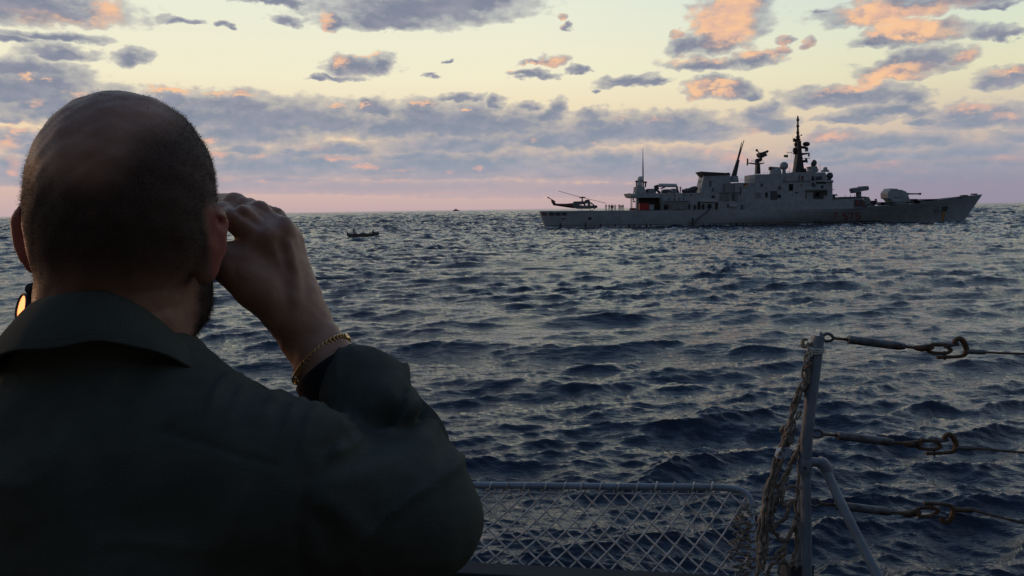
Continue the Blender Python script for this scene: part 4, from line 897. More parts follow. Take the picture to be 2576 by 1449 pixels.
# ---------------------------------------------------------------- tangled rope on the end of the frame
rb_ = empty('rope_tangle', (Gn(2300, 800).x, Gn(2300, 800).y, DECKZ)); tag(rb_, 'knotted weathered rope tangle tied round the end pipe of the net frame', 'rope')
def strands(root, defs, mat=ROPE, rad=.0032, jit=.006, name='rope_strand'):
    inv = Matrix.Translation(-root.location)
    for d_ in defs:
        pts = spline(d_, 5); pts = [p+Vector((rnd.gauss(0, jit*.25), rnd.gauss(0, jit*.4), rnd.gauss(0, jit*.25))) for p in pts]
        rr = rad*rnd.uniform(.8, 1.25); m_ = MB()
        me = m_.tube(spline(pts, 2), [rr*rnd.uniform(.85, 1.2) for _ in range((len(pts)-1)*2+1)], 6).mesh(name, mat, True); me.transform(inv); link(name, me, root)
defs = []
for k in range(13):
    x = 2300+rnd.uniform(-60, 60); y = 250+k*45; L = rnd.uniform(90, 240); pts = []
    for j in range(6):
        pts.append(Gn(x+rnd.uniform(-42, 42)-20*(j/5)+((50 if j % 2 else -30)), y+L*j/5, rnd.uniform(-.03, .02)))
    defs.append(pts)
strands(rb_, defs)
defs = []
for k in range(8):
    y = 275+k*68+rnd.uniform(-10, 10); defs.append([Gn(2372+2*k*.5, y, 0)+Vector((.017*math.cos(a_)+0, .018*math.sin(a_), .007*a_/6)) for a_ in np.linspace(0, 2*PI*1.6, 12)])
strands(rb_, defs, rad=.0030, jit=.001, name='rope_turn')

# ---------------------------------------------------------------- stanchion
def F_(x, y, d=2.8): return P(1878.4+x*.4358, 817.8+y*.4358, d)
st = empty('guard_stanchion', (F_(345, 1500).x, 2.8, DECKZ)); tag(st, 'leaning grey pipe stanchion with a diagonal brace at the deck edge', 'stanchion')
sin_ = Matrix.Translation(-st.location)
def stp(mb, name, mat, smooth=None, parent=None):
    me = mb.mesh(name, mat, smooth); me.transform(sin_); return link(name, me, parent or st)
up_ = stp(MB().tube([F_(414, 58), F_(412, 75), F_(398, 200), F_(372, 420), F_(346, 640), F_(338, 800)], [.0205, .0212, .0212, .0212, .0212, .0212], 20), 'upper_pipe', PIPE, 50)
stp(MB().ball(F_(428, 48), (.006, .006, .007)).tube([F_(428, 60), F_(428, 48)], .004, 8), 'cap_knob', PIPE, True, up_)
stp(MB().tube([F_(335, 760), F_(335, 780), F_(337, 850), F_(338, 866)], [.018, .0245, .0245, .019], 20), 'pipe_socket', PIPE, 50)
stp(MB().tube([F_(335, 826, 2.772), F_(335, 826, 2.784)], .0042, 10), 'bolt_hole', DARKM, True)
l_ = F_(346, 1600); l_.z = DECKZ
stp(MB().tube([F_(338, 855), F_(343, 1100), F_(347, 1440), l_], .0186, 20), 'lower_pipe', PIPEW if False else PIPE, 50)
b_ = F_(307, 1600, 2.86); b_.z = DECKZ
stp(MB().tube([F_(316, 780, 2.85), F_(311, 1100, 2.85), F_(308, 1440, 2.86), b_], .0125, 14), 'rear_pipe', PIPE, 50)
br = stp(MB().tube(spline([F_(352, 790), F_(400, 792), F_(432, 800), F_(455, 835), F_(560, 1060, 2.74), F_(700, 1340, 2.66), F_(790, 1520, 2.6)], 4), .0165, 18), 'brace_pipe', PIPE, 60)
stp(MB().tube([F_(415, 785), F_(437, 796), F_(455, 818), F_(470, 860)], [.019, .0215, .0215, .018], 16), 'brace_elbow', PIPE, 60, br)
for k in range(4):
    c = F_(792+k*9, 1392+k*22, 2.63); stp(MB().tube([c+Vector((math.cos(a_)*.007, (.004 if k % 2 else -.004)*math.cos(a_), math.sin(a_)*.010)) for a_ in np.linspace(0, 2*PI, 13)[:-1]], .0018, 6, closed=True), 'keeper_chain_link', NETW, True, br)
# base block with collar
stp(MB().box(F_(255, 1390, 2.80), F_(326, 1560, 2.90)), 'foot_bracket', DKGREY)

# ---------------------------------------------------------------- hanging bundle of net ropes beside the stanchion
nb_ = empty('net_rope_bundle', (F_(150, 1500).x, 2.8, DECKZ)); tag(nb_, 'brown bundle of old net rope hanging from the stanchion head down its left side', 'rope')
path = [(362,165),(352,230),(338,330),(300,400),(262,500),(245,600),(215,690),(190,780),(155,860),(118,960),(95,1080),(78,1200),(88,1310)]
defs = []
for k in range(6):
    off = rnd.uniform(-12, 12); defs.append([F_(x+off*(.3+y/700)+rnd.uniform(-9, 9), y+rnd.uniform(-8, 8), 2.79+rnd.uniform(-.02, .025)) for x, y in path[:7+k]])
defs += [[F_(x+12, y, 2.80) for x, y in ((352,170),(345,260),(335,350),(330,470),(322,560),(312,660),(300,720))],
         [F_(x, y, 2.81) for x, y in ((305,700),(275,760),(240,830),(205,900),(175,1000),(160,1080))],
         [F_(x, y, 2.80) for x, y in ((300,740),(262,790),(230,870),(205,960),(200,1030))],
         [F_(x, y, 2.82) for x, y in ((312,640),(304,800),(298,930),(288,1010),(290,1110),(283,1150))],
         [F_(x, y, 2.79) for x, y in ((210,700),(150,870),(110,940),(100,1040),(72,1130),(66,1230),(90,1330),(150,1345),(200,1290),(240,1215),(275,1150))],
         [F_(x, y, 2.80) for x, y in ((150,900),(150,1040),(140,1140),(165,1200),(205,1240),(235,1235))],
         [F_(x, y, 2.79) for x, y in ((125,940),(112,1060),(100,1180),(105,1260),(78,1340),(85,1400))],
         [F_(x, y, 2.80) for x, y in ((275,1160),(230,1280),(215,1360),(250,1390),(285,1340))],
         [F_(x, y, 2.80) for x, y in ((280,1140),(290,1260),(275,1350),(290,1410))],
         [F_(x, y, 2.81) for x, y in ((240,1235),(205,1330),(150,1380),(125,1430),(140,1470))],
         [F_(x, y, 2.80) for x, y in ((210,1360),(180,1420),(200,1460),(190,1520))],
         [F_(x, y, 2.80) for x, y in ((160,1080),(140,1160),(90,1220),(70,1300),(60,1420),(75,1500))],
         [F_(x, y, 2.80) for x, y in ((282,1000),(240,1035),(215,1040),(205,1010),(215,950),(270,930),(290,940))],
         [F_(x, y, 2.80) for x, y in ((262,1010),(240,1070),(205,1130),(165,1160),(140,1190))],
         [F_(x, y, 2.80) for x, y in ((225,640),(205,610),(215,585),(235,592),(240,640))],
         [F_(x, y, 2.80) for x, y in ((345,85),(325,90),(318,108),(330,125),(352,120),(372,105),(392,112))],
         [F_(x, y, 2.80) for x, y in ((130,950),(132,1060),(110,1150),(122,1230),(100,1330))],
         [F_(x, y, 2.81) for x, y in ((100,1000),(120,1100),(95,1200),(112,1300),(98,1420))],
         [F_(x, y, 2.81) for x, y in ((180,800),(175,900),(150,960),(152,1060))],
         [F_(x, y, 2.78) for x, y in ((170,760),(128,930),(98,1060),(86,1180),(76,1290),(80,1350))],
         [F_(x, y, 2.78) for x, y in ((188,790),(148,930),(120,1070),(104,1170),(96,1270))],
         [F_(x, y, 2.82) for x, y in ((165,850),(140,960),(112,1040),(84,1150),(90,1260),(60,1360))]]
strands(nb_, defs, rad=.0058, jit=.009)
def ring(root, c, rx_, rz_, r, tilt, mat, name, dy=.3):
    pts = []
    for a_ in np.linspace(0, 2*PI, 17)[:-1]:
        u, v = math.cos(a_)*rx_, math.sin(a_)*rz_
        pts.append(c+Vector((u*math.cos(tilt)-v*math.sin(tilt), dy*u, u*math.sin(tilt)+v*math.cos(tilt))))
    me = MB().tube(pts, r, 7, closed=True).mesh(name, mat, True); me.transform(Matrix.Translation(-root.location)); return link(name, me, root)
RUSTM = basic('rusty_steel', (.10,.062,.034), .75, metal=.2, var=.5, scale=30., stain=(.16,.07,.03), stain_amt=.7, stain_th=.5, bump=.8, bscale=150)
for k, (x, y) in enumerate(((346,195),(338,240),(332,285),(318,345),(303,385),(288,425),(270,470),(262,520),(268,570),(266,615),(258,655),(300,520))):
    ring(nb_, F_(x, y, 2.775), .0075, .0165, .0036, .25*(-1 if k % 2 else 1)-.2, ROPE, 'rope_loop', dy=.8 if k % 2 else .1)
for x, y in ((150,870),(240,1230),(285,1150),(95,1330),(205,1240),(100,1060),(285,1110),(215,1360)):
    me = MB().ball(F_(x, y, 2.79), (.0085,.009,.0105), 8, 6).mesh('knot', ROPE, True); me.transform(Matrix.Translation(-nb_.location)); link('knot', me, nb_)
me = MB().prism([(q.x, q.z) for q in (F_(158,755), F_(170,715), F_(215,690), F_(250,705), F_(240,740), F_(200,765))], 2.77, 2.80).mesh('torn_float', PIPEW, None, .002); me.transform(Matrix.Translation(-nb_.location)); link('torn_float', me, nb_, None)
# pale lashing round the head
la_ = empty('lashing', F_(400, 140)); tag(la_, 'pale cord lashing wound around the head of the stanchion', 'rope')
for k, y in enumerate((128, 140, 151)):
    c0_, c1_ = F_(400-y*.08+10, y), F_(0, 0)
    ring(la_, F_(398, y), .0285-.001*k, .004, .0033, -.10+.12*k, ROPEL, 'lashing_turn', dy=.0)
    # give the turn its depth round the pipe
    o = la_.children[-1]; me = o.data
    n_ = len(me.vertices)
    for i_, v in enumerate(me.vertices):
        a_ = 2*PI*(i_//7)/16; v.co.y += math.sin(a_)*.026
strands(la_, [[F_(x, y, 2.775) for x, y in ((352,128),(362,150),(375,165),(372,180),(358,176),(352,150),(366,140),(392,150))], [F_(x, y, 2.772) for x, y in ((360,170),(356,190),(350,210))]], mat=ROPEL, rad=.0034, jit=.001, name='lashing_end')

# ---------------------------------------------------------------- three lifelines with turnbuckles
def lifeline(fn, flip, label, wire_end, body_len):
    root = empty('lifeline', fn(0, 0)); inv = Matrix.Translation(-root.location)
    tag(root, label, 'guard wire', 'guard wires running right from the stanchion')
    def q(mb, name, mat, smooth=50, parent=None): me = mb.mesh(name, mat, smooth); me.transform(inv); return link(name, me, parent or root)
    def T(pts, r, n=8, **k): return MB().tube([fn(*p) for p in pts], r, n, **k)
    s = -1 if flip else 1
    pts = spline([fn(x, y, z) for x, y, z in ((-10,-6,0),(30,-36,.0),(70,-32,0),(95,-8,0),(98,8,0),(70,26,0),(30,28,0),(-10,6,0))], 4)
    q(MB().tube(pts, .0055, 8), 'shackle', PIPE if flip is None else GALV, 50)
    q(T([(85,2),(240,16)], .0052), 'threaded_rod', RUSTM)
    tb_ = q(T([(228,14),(236,14),(250,16),(248+body_len*.9,16+body_len*.115),(252+body_len*.93,18+body_len*.118),(250+body_len,18+body_len*.12)], [.009,.0155,.0145,.0145,.0125,.0105], 12), 'turnbuckle_body', GALV)
    for k in (.38, .62 if flip else .9):
        c = fn(250+body_len*k, 16+body_len*k*.115); q(MB().tube([c+Vector((0,-.0135,.002)), c+Vector((0,-.0100,.002))], .0042, 8), 'locking_hole', DARKM, 50, tb_)
    e = 250+body_len; ey = 18+body_len*.12
    q(T([(e,ey),(e+110,ey+14)], .0055), 'threaded_rod', RUSTM)
    k0 = (e+95, ey+12)
    q(T([k0,(k0[0]+60,k0[1]+6),(k0[0]+120,k0[1]-2),(k0[0]+160,k0[1]-4)], [.008,.012,.012,.009], 10), 'jaw', RUSTM); q(MB().tube([fn(k0[0]+150,k0[1]-6,-.016), fn(k0[0]+150,k0[1]-6,.016)], .0105, 12), 'jaw_pin', RUSTM)
    j = k0[0]+150; jy = k0[1]
    def S(x, y): return (j+x, jy+y*s)
    q(T([S(0,-30),(j+150,jy-26*s)], .0065), 'toggle_bar', RUSTM)
    q(MB().tube(spline([fn(*S(-40,18)), fn(*S(0,42)), fn(*S(90,52)), fn(*S(150,46)), fn(*S(185,20)), fn(*S(150,0))], 4), .0062, 8), 'link_arm', RUSTM)
    q(T([S(120,-10),S(250,-38)], .0068), 'slip_link', GALV)
    q(MB().tube(spline([fn(*S(210,-20)), fn(*S(218,-62)), fn(*S(255,-84)), fn(*S(290,-66)), fn(*S(318,-10)), fn(*S(324,30)), fn(*S(300,66)), fn(*S(262,80)), fn(*S(160,86)), fn(*S(52,90))], 4), [.006+.0035*math.sin(PI*min(1, i/28)) for i in range(37)], 10), 'pelican_hook', RUSTM)
    q(T([S(122,30),S(124,112)], .0046), 'keeper_ring', GALV)
    h = S(318, 34)
    q(T([h,(h[0]+30,h[1]+1),(h[0]+170,h[1]+6),(h[0]+185,h[1]+8)], [.011,.0088,.0088,.006], 10), 'wire_socket', GALV if not flip else RUSTM)
    w0 = (h[0]+180, h[1]+7); w1 = fn(*w0); w2 = wire_end
    mid = (w1+w2)/2-Vector((0, 0, .001)); far_ = w2+(w2-w1)*.8
    q(MB().tube(spline([w1, mid, w2, far_], 6), .0040, 7), 'wire_rope', RUSTM)
GALV = basic('dull_galvanised', (.11,.115,.115), .5, metal=.3, var=.4, scale=30., stain=(.10,.05,.03), stain_amt=.8, stain_th=.5, bump=.5, bscale=120)
def fmap(ox, oy, k, dep=2.8):
    return lambda x, y, z=0.: P(ox+x*k, oy+y*k, dep+z-.00002*x)
lifeline(fmap(1980.6+225*.27695, 1047.8+158*.27695, .27695), False, 'middle guard wire with rusty turnbuckle and hook, above the brace elbow', P(2576, 1138.5, 2.76), 490)
lifeline(fmap(1980.6+385*.23115, 817.8+140*.23115, .27695*.99), False, 'top guard wire with long turnbuckle leading from the stanchion head', P(2576, 890, 2.76), 500)
lifeline(fmap(1980.6+205*.27695, 1047.8+790*.27695, .27695*.99), True, 'lowest guard wire passing behind the diagonal brace, its hook turned down', P(2576, 1315.5, 2.80), 500)
# ---------------------------------------------------------------- signed distance fields, meshed with surface nets
class Field:
    def __init__(s, lo, hi, h):
        s.lo = np.array(lo, float); s.h = h
        s.n = np.ceil((np.array(hi)-s.lo)/h).astype(int)+1
        s.F = np.full(tuple(s.n), .05, np.float32)
        s.ax = [s.lo[i]+h*np.arange(s.n[i]) for i in range(3)]
    def _win(s, a, b, pad):
        lo = np.minimum(a, b)-pad; hi = np.maximum(a, b)+pad
        i0 = np.clip(np.floor((lo-s.lo)/s.h).astype(int), 0, s.n-1); i1 = np.clip(np.ceil((hi-s.lo)/s.h).astype(int)+1, 1, s.n)
        sl = tuple(slice(i0[k], i1[k]) for k in range(3))
        g = [s.ax[k][sl[k]].astype(np.float32) for k in range(3)]
        return sl, g[0][:, None, None], g[1][None, :, None], g[2][None, None, :]
    def _mix(s, sl, d, k, sub=False):
        A = s.F[sl]
        if sub:
            d = -d; hh = np.clip(.5-.5*(A-d)/k, 0, 1); s.F[sl] = A*(1-hh)+d*hh+k*hh*(1-hh); return
        if k <= 0: s.F[sl] = np.minimum(A, d); return
        hh = np.clip(.5+.5*(A-d)/k, 0, 1); s.F[sl] = A*(1-hh)+d*hh-k*hh*(1-hh)
    def cone(s, a, b, r1, r2, k=.012, sy=1., sub=False):
        """rounded cone a-b; sy<1 flattens it front to back"""
        a = np.array(a, float); b = np.array(b, float); pad = max(r1, r2)+.05
        sl, x, y, z = s._win(a, b, pad)
        ym = (a[1]+b[1])/2
        ay, by = (a[1]-ym)/sy, (b[1]-ym)/sy; yy = (y-ym)/sy
        ba = (b[0]-a[0], by-ay, b[2]-a[2]); l2 = sum(q*q for q in ba)+1e-9
        px, py, pz = x-a[0], yy-ay, z-a[2]
        t = np.clip((px*ba[0]+py*ba[1]+pz*ba[2])/l2, 0, 1)
        d = np.sqrt((px-t*ba[0])**2+(py-t*ba[1])**2+(pz-t*ba[2])**2)-(r1+(r2-r1)*t)
        if sy != 1.: d = d*min(sy, 1)
        s._mix(sl, d.astype(np.float32), k, sub)
    def ell(s, c, r, rot=None, k=.012, sub=False):
        c = np.array(c, float); r = np.array(r, float); pad = r.max()+.05
        sl, x, y, z = s._win(c, c, pad)
        p = (x-c[0], y-c[1], z-c[2])
        if rot is not None:
            M = np.array(rot.transposed()); p = tuple(M[i, 0]*p[0]+M[i, 1]*p[1]+M[i, 2]*p[2] for i in range(3))
        q0 = np.sqrt((p[0]/r[0])**2+(p[1]/r[1])**2+(p[2]/r[2])**2); q1 = np.sqrt((p[0]/r[0]**2)**2+(p[1]/r[1]**2)**2+(p[2]/r[2]**2)**2)+1e-6
        s._mix(sl, (q0*(q0-1)/q1).astype(np.float32), k, sub)
    def mesh(s, relax=2):
        F = s.F; I = F < 0
        c = [(i, j, k) for i in (0, 1) for j in (0, 1) for k in (0, 1)]
        def cor(A, o): return A[o[0]:A.shape[0]-1+o[0], o[1]:A.shape[1]-1+o[1], o[2]:A.shape[2]-1+o[2]]
        cnt = sum(cor(I, o).astype(np.int8) for o in c)
        act = np.argwhere((cnt > 0) & (cnt < 8)); N = len(act)
        V = np.stack([F[act[:, 0]+o[0], act[:, 1]+o[1], act[:, 2]+o[2]] for o in c], 1)
        acc = np.zeros((N, 3)); w = np.zeros(N)
        for a in range(8):
            for b in range(a+1, 8):
                if sum(abs(c[a][q]-c[b][q]) for q in range(3)) != 1: continue
                m = (V[:, a] < 0) != (V[:, b] < 0)
                t = V[m, a]/(V[m, a]-V[m, b]); acc[m] += np.array(c[a])+np.outer(t, np.array(c[b])-np.array(c[a])); w[m] += 1
        P_ = (act+acc/w[:, None])*s.h+s.lo
        idx = np.full(cnt.shape, -1, np.int64); idx[act[:, 0], act[:, 1], act[:, 2]] = np.arange(N)
        Q = []
        for ax in range(3):
            o = [0, 0, 0]; o[ax] = 1
            A = I[:I.shape[0]-o[0], :I.shape[1]-o[1], :I.shape[2]-o[2]]; B = I[o[0]:, o[1]:, o[2]:]
            e = np.argwhere(A != B); u, v = [(1, 2), (2, 0), (0, 1)][ax]
            e = e[(e[:, u] > 0) & (e[:, v] > 0) & (e[:, u] < cnt.shape[u]) & (e[:, v] < cnt.shape[v]) & (e[:, ax] < cnt.shape[ax])]
            du = np.zeros(3, int); du[u] = 1; dv = np.zeros(3, int); dv[v] = 1
            g = lambda q: idx[q[:, 0], q[:, 1], q[:, 2]]
            q4 = np.stack([g(e-du-dv), g(e-dv), g(e), g(e-du)], 1)
            ins = A[e[:, 0], e[:, 1], e[:, 2]]; q4[~ins] = q4[~ins][:, ::-1]
            Q.append(q4)
        Q = np.concatenate(Q); Q = Q[(Q >= 0).all(1)]
        E = np.concatenate([Q[:, [0, 1]], Q[:, [1, 2]], Q[:, [2, 3]], Q[:, [3, 0]]])
        deg = np.bincount(E.ravel(), minlength=N)+1e-9
        for _ in range(relax):
            S = np.stack([np.bincount(E[:, 0], P_[E[:, 1], k], N)+np.bincount(E[:, 1], P_[E[:, 0], k], N) for k in range(3)], 1)/deg[:, None]
            P_ = P_*.45+S*.55
        return P_, Q
def normals(V, Q):
    n = np.cross(V[Q[:, 2]]-V[Q[:, 0]], V[Q[:, 3]]-V[Q[:, 1]]); N = np.zeros_like(V)
    for k in range(4):
        for a in range(3): N[:, a] += np.bincount(Q[:, k], n[:, a], len(V))
    return N/(np.linalg.norm(N, axis=1, keepdims=True)+1e-12)
def wav(V, f, seed, oct=3):
    """cheap smooth noise: a sum of random plane waves, about -1..1"""
    rs = np.random.RandomState(seed); o = np.zeros(len(V)); a = 1.; tot = 0
    for _ in range(oct):
        for _ in range(5):
            d = rs.randn(3); d /= np.linalg.norm(d); o += a*np.sin(V@d*f*rs.uniform(.7, 1.3)+rs.uniform(0, 6.28)); 
        tot += a*1.6; f *= 2.1; a *= .5
    return o/tot
def crease(V, N, pts, y, depth, w, back=True, step=0.):
    """groove (depth>0) or ridge (depth<0) in cloth along a line of reference pixels; step lifts one side"""
    p3 = [P(px, py, y) for px, py in pts]; best = np.full(len(V), 9.); sg = np.zeros(len(V)); fall = np.zeros(len(V))
    for i, (a, b) in enumerate(zip(p3[:-1], p3[1:])):
        ax, az_, bx, bz = a.x, a.z, b.x, b.z; dx, dz = bx-ax, bz-az_; l2 = dx*dx+dz*dz
        t = ((V[:, 0]-ax)*dx+(V[:, 2]-az_)*dz)/l2; tc = np.clip(t, 0, 1)
        d = np.hypot(V[:, 0]-ax-tc*dx, V[:, 2]-az_-tc*dz); side = np.sign((V[:, 0]-ax)*dz-(V[:, 2]-az_)*dx)
        m = d < best; best[m] = d[m]; sg[m] = side[m]; fall[m] = (i+tc[m])/(len(p3)-1)
    k = np.exp(-(best/w)**2)*np.sin(np.clip(fall*.9+.05, 0, 1)*PI)**.5
    if step: k = k*0+np.exp(-(best/(w*3))**2)*np.where(sg > 0, step, 0)+0*k; amt = k
    else: amt = -k*depth
    return amt[:, None]*N*(N[:, 1:2] < .3)

HY_ = .70
YAW = R(-14)          # he looks towards the skiff
f_ = Vector((math.sin(YAW), math.cos(YAW), 0)); Rh = Matrix.Rotation(-YAW, 3, 'Z'); RV = Matrix.Rotation(R(25), 3, 'Z')
HC = P(316, 440, HY_)
B = Field((-.80, .50, 4.50), (.06, 1.06, 5.54), .0034)
# skull, occiput, face, jaw
B.ell(HC+Vector((0, .0, 0)), (.0680, .082, .0692), Rh, 0)
B.ell(P(313, 505, .690)+Vector((0, .0, 0)), (.0683, .071, .066), Rh, .02)
B.ell(P(294, 600, .685), (.063, .052, .055), Rh, .03)
B.ell(HC+f_*.052+Vector((.006, 0, -.055)), (.055, .056, .085), Rh, .03)
B.ell(HC+f_*.066+Vector((.008, 0, -.118)), (.047, .048, .038), Rh, .03)          # chin and beard line
B.ell(HC+f_*.115+Vector((0, 0, -.055)), (.013, .020, .026), Rh, .015)              # nose
B.ell(HC+f_*.105+Vector((0, 0, -.025)), (.045, .018, .012), Rh, .015)              # brow
B.ell(HC+f_*.112+Vector((0, 0, -.098)), (.022, .010, .010), Rh, .010)              # mouth
# neck
B.cone(P(292, 600, .695), P(282, 800, .70), .055, .0565, .02, .98); B.cone(P(282, 790, .70), P(276, 1000, .705), .0555, .058, .02)
B.cone(HC+f_*.03+Vector((0, 0, -.12)), P(300, 900, .73), .045, .05, .02)
# ears
for (px, py, yy, r, tilt, yaw, bend) in ((93, 604, .715, (.0175, .0078, .0315), R(-10), R(-22), -1), (526, 622, .700, (.0125, .0075, .0335), R(13), R(38), 1)):
    Re = RV @ Matrix.Rotation(tilt, 3, 'Y') @ Matrix.Rotation(yaw, 3, 'Z'); c = P(px, py, yy)
    B.ell(c, r, Re, .006); n_ = 9
    rim = [c+Re @ Vector((math.cos(a_)*r[0]*.80*(1 if math.sin(a_) > -.4 else .72), -.003, math.sin(a_)*r[2]*.88)) for a_ in np.linspace(-1.9 if bend < 0 else -1.2, 1.9, n_)]
    if bend < 0: rim = [c+Re @ Vector((-abs(math.cos(a_))*r[0]*.80 if abs(a_) < 1.5 else -math.cos(a_)*r[0]*.8, -.003, math.sin(a_)*r[2]*.88)) for a_ in np.linspace(-1.3, 1.9, n_)]
    for i in range(n_-1): B.cone(rim[i], rim[i+1], .0042, .0042, .005)
# trunk, left arm hidden in the shirt
B.cone(P(300, 1200, .70), P(300, 1900, .70), .10, .12, .03, .75)
for s_ in ((560, 1150, .69),): B.cone(P(300, 1130, .70), P(*s_), .055, .05, .03)
B.cone(P(300, 1130, .70), P(-120, 1190, .73), .055, .055, .03)
# right arm: upper arm, forearm
B.cone(P(600, 1190, .69), P(800, 1230, .67), .042, .036, .02); B.cone(P(800, 1230, .67), P(1040, 1300, .685), .036, .033, .015); B.cone(P(1040, 1300, .685), P(900, 1050, .77), .033, .030, .012)
B.cone(P(900, 1050, .77), P(815, 905, .80), .031, .0283, .012)
B.cone(P(818, 912, .80), P(765, 828, .81), .0283, .0255, .012); B.cone(P(765, 828, .81), P(738, 775, .812), .0262, .0290, .012)
# palm: metacarpals
mc = [((768, 818, .812), (668, 606, .800), .0200, .0150), ((775, 815, .815), (706, 588, .812), .0185, .0140), ((782, 810, .822), (724, 598, .828), .0165, .0130), ((785, 812, .83), (728, 625, .845), .0155, .0115)]
for a_, b_, r1, r2 in mc: B.cone(P(*a_), P(*b_), r1, r2, .010)
# fingers
fing = [[(668, 606, .800, .0155), (610, 556, .803, .0146), (562, 540, .822, .0130), (528, 552, .852, .0110)],
        [(708, 586, .812, .0145), (652, 541, .826, .0130), (590, 514, .850, .0122), (540, 512, .880, .0105)],
        [(722, 592, .828, .0128), (690, 548, .850, .0108), (625, 520, .876, .0100), (565, 520, .905, .0090)],
        [(728, 620, .845, .0115), (705, 575, .868, .0096), (650, 548, .890, .0090), (600, 545, .912, .0080)]]
for fg in fing:
    for a_, b_ in zip(fg[:-1], fg[1:]): B.cone(P(*a_[:3]), P(*b_[:3]), a_[3], b_[3], .0026)
    B.ell(P(*fg[1][:3])+Vector((-.002, -.003, .002)), (fg[1][3]*1.02,)*3, None, .006)
for k_, (x, y, d) in enumerate(((672, 596, .792), (712, 577, .806), (732, 600, .824))): B.ell(P(x, y, d), (.0112, .0100, .0108), None, .008)
# thumb
th = [(735, 800, .800, .0230), (655, 728, .790, .0215), (610, 688, .790, .0200), (568, 656, .800, .0172), (530, 645, .818, .0150)]
for a_, b_ in zip(th[:-1], th[1:]): B.cone(P(*a_[:3]), P(*b_[:3]), a_[3], b_[3], .008)
B.cone(P(632, 640, .798), P(700, 740, .800), .0145, .019, .014)
# tendons on the back of the hand
for a_, b_ in (((724, 612, .797), (758, 770, .790)), ((738, 620, .808), (768, 770, .798)), ((690, 620, .787), (745, 785, .788))): B.cone(P(*a_), P(*b_), .0022, .0016, .006)
# left forearm and hand, behind the neck
B.cone(P(-120, 1190, .74), P(60, 1260, .92), .045, .040, .015); B.cone(P(60, 1260, .92), P(160, 800, .90), .040, .026, .015); B.cone(P(160, 800, .90), P(230, 660, .90), .026, .028, .012)
for k_ in range(4): B.cone(P(235+8*k_, 650-18*k_, .90+.012*k_), P(330, 590-10*k_, .91+.008*k_), .0125, .009, .004)
V, Q = B.mesh(1); N = normals(V, Q)
V += N*(wav(V, 260, 3, 2)*.0005)[:, None]
qv = (V-np.array([0, 0, EYE]))@np.array(camR); inhand = ((1288-FD*qv[:, 0]/qv[:, 2]) > 548)[:, None]
for pts, y, dp, w in (([(556,499),(600,521),(640,549),(668,570)], .800, .0050, .0032), ([(600,496),(648,513),(690,541),(712,556)], .815, .0035, .0030),
    ([(720,596),(738,680),(750,770)], .795, -.0016, .0032), ([(738,604),(757,690),(768,765)], .805, -.0018, .0032), ([(700,600),(722,690),(742,780)], .795, .0010, .0035),
    ([(688,852),(750,838),(806,800)], .80, .0008, .0020), ([(704,868),(762,852),(820,816)], .80, .0008, .0020), ([(602,532),(612,556),(604,580)], .79, .0010, .0018), ([(584,650),(600,670),(602,700)], .78, .0010, .0020),
    ([(180,792),(290,802),(400,790)], .64, .0012, .0030), ([(170,735),(290,745),(410,735)], .64, .0009, .0026)):
    V += crease(V, N, pts, y, dp, w)*(inhand if pts[0][0] > 500 else ~inhand)
# masks: hair and beard pigment, and the glow painted on the ears
loc = (V-np.array(HC))@np.array(Rh)          # head frame: y forward
rr = np.linalg.norm(loc, axis=1)
u_ = loc/(rr[:, None]+1e-9)
qv = (V-np.array([0, 0, EYE]))@np.array(camR); pxv = 1288-FD*qv[:, 0]/qv[:, 2]
head = (rr < .16) & (V[:, 2] > P(0, 900, .7).z) & (loc[:, 0] < .079) & (pxv < 551)
baldax = np.array([-.26, -.50, .82]); baldax /= np.linalg.norm(baldax)
ang = np.degrees(np.arccos(np.clip(u_@baldax, -1, 1)))
sm = lambda x, a, b: np.clip((x-a)/(b-a), 0, 1)**2*(3-2*np.clip((x-a)/(b-a), 0, 1))
hair = sm(ang+5*wav(V, 60, 9, 2), 42, 72)*.92*sm(loc[:, 2], -.115, -.055)*sm(-loc[:, 1], -.055, -.025)
hair = np.maximum(hair, .08*sm(loc[:, 2], -.02, .02)*sm(-loc[:, 1], -.06, -.03))
beard = sm(loc[:, 1], .0, .03)*sm(-loc[:, 2], .045, .085)*sm(loc[:, 2], -.185, -.16)*.85*sm(-pxv, -541, -531)
hair = np.where(head, np.maximum(hair, beard), 0)
ear_glow_mask = sm(-np.hypot(V[:, 0]-P(86, 604, .715).x, V[:, 2]-P(86, 604, .715).z), -.038, -.030)*sm(-loc[:, 0], .060, .068) + sm(-np.hypot(V[:, 0]-P(526, 622, .700).x, (V[:, 2]-P(526, 622, .700).z)*.6), -.026, -.018)*sm(loc[:, 0], .063, .070)*(loc[:, 0] < .095)*(V[:, 1] < .745)
hair = hair*(1-np.clip(ear_glow_mask, 0, 1))
sm_, nb2, bs2 = material('skin')
at = nb2.n('ShaderNodeAttribute', attribute_name='hair').outputs['Fac']; ae = nb2.n('ShaderNodeAttribute', attribute_name='ear').outputs['Fac']
g_ = nb2.n('ShaderNodeTexCoord').outputs['Object']
n1_ = nb2.noise(g_, 28, 5, .6); n2_ = nb2.noise(g_, 900, 3, .6)
sc = nb2.mix(nb2.ss(n1_, .3, .7), (.34, .175, .105), (.44, .235, .145))
sc = nb2.mix(nb2.m('MULTIPLY', ae, .7), sc, (.42, .095, .065))  # red of light shining through the ears, put into the skin colour
sc = nb2.mix(nb2.m('MULTIPLY', at, nb2.ss(n2_, .25, .6, .75, 1.0)), sc, (.030, .022, .018))
nb2.put(bs2.inputs['Base Color'], sc); nb2.put(bs2.inputs['Roughness'], nb2.mix(at, (.46,)*3, (.8,)*3)); bs2.inputs['Specular IOR Level'].default_value = .35
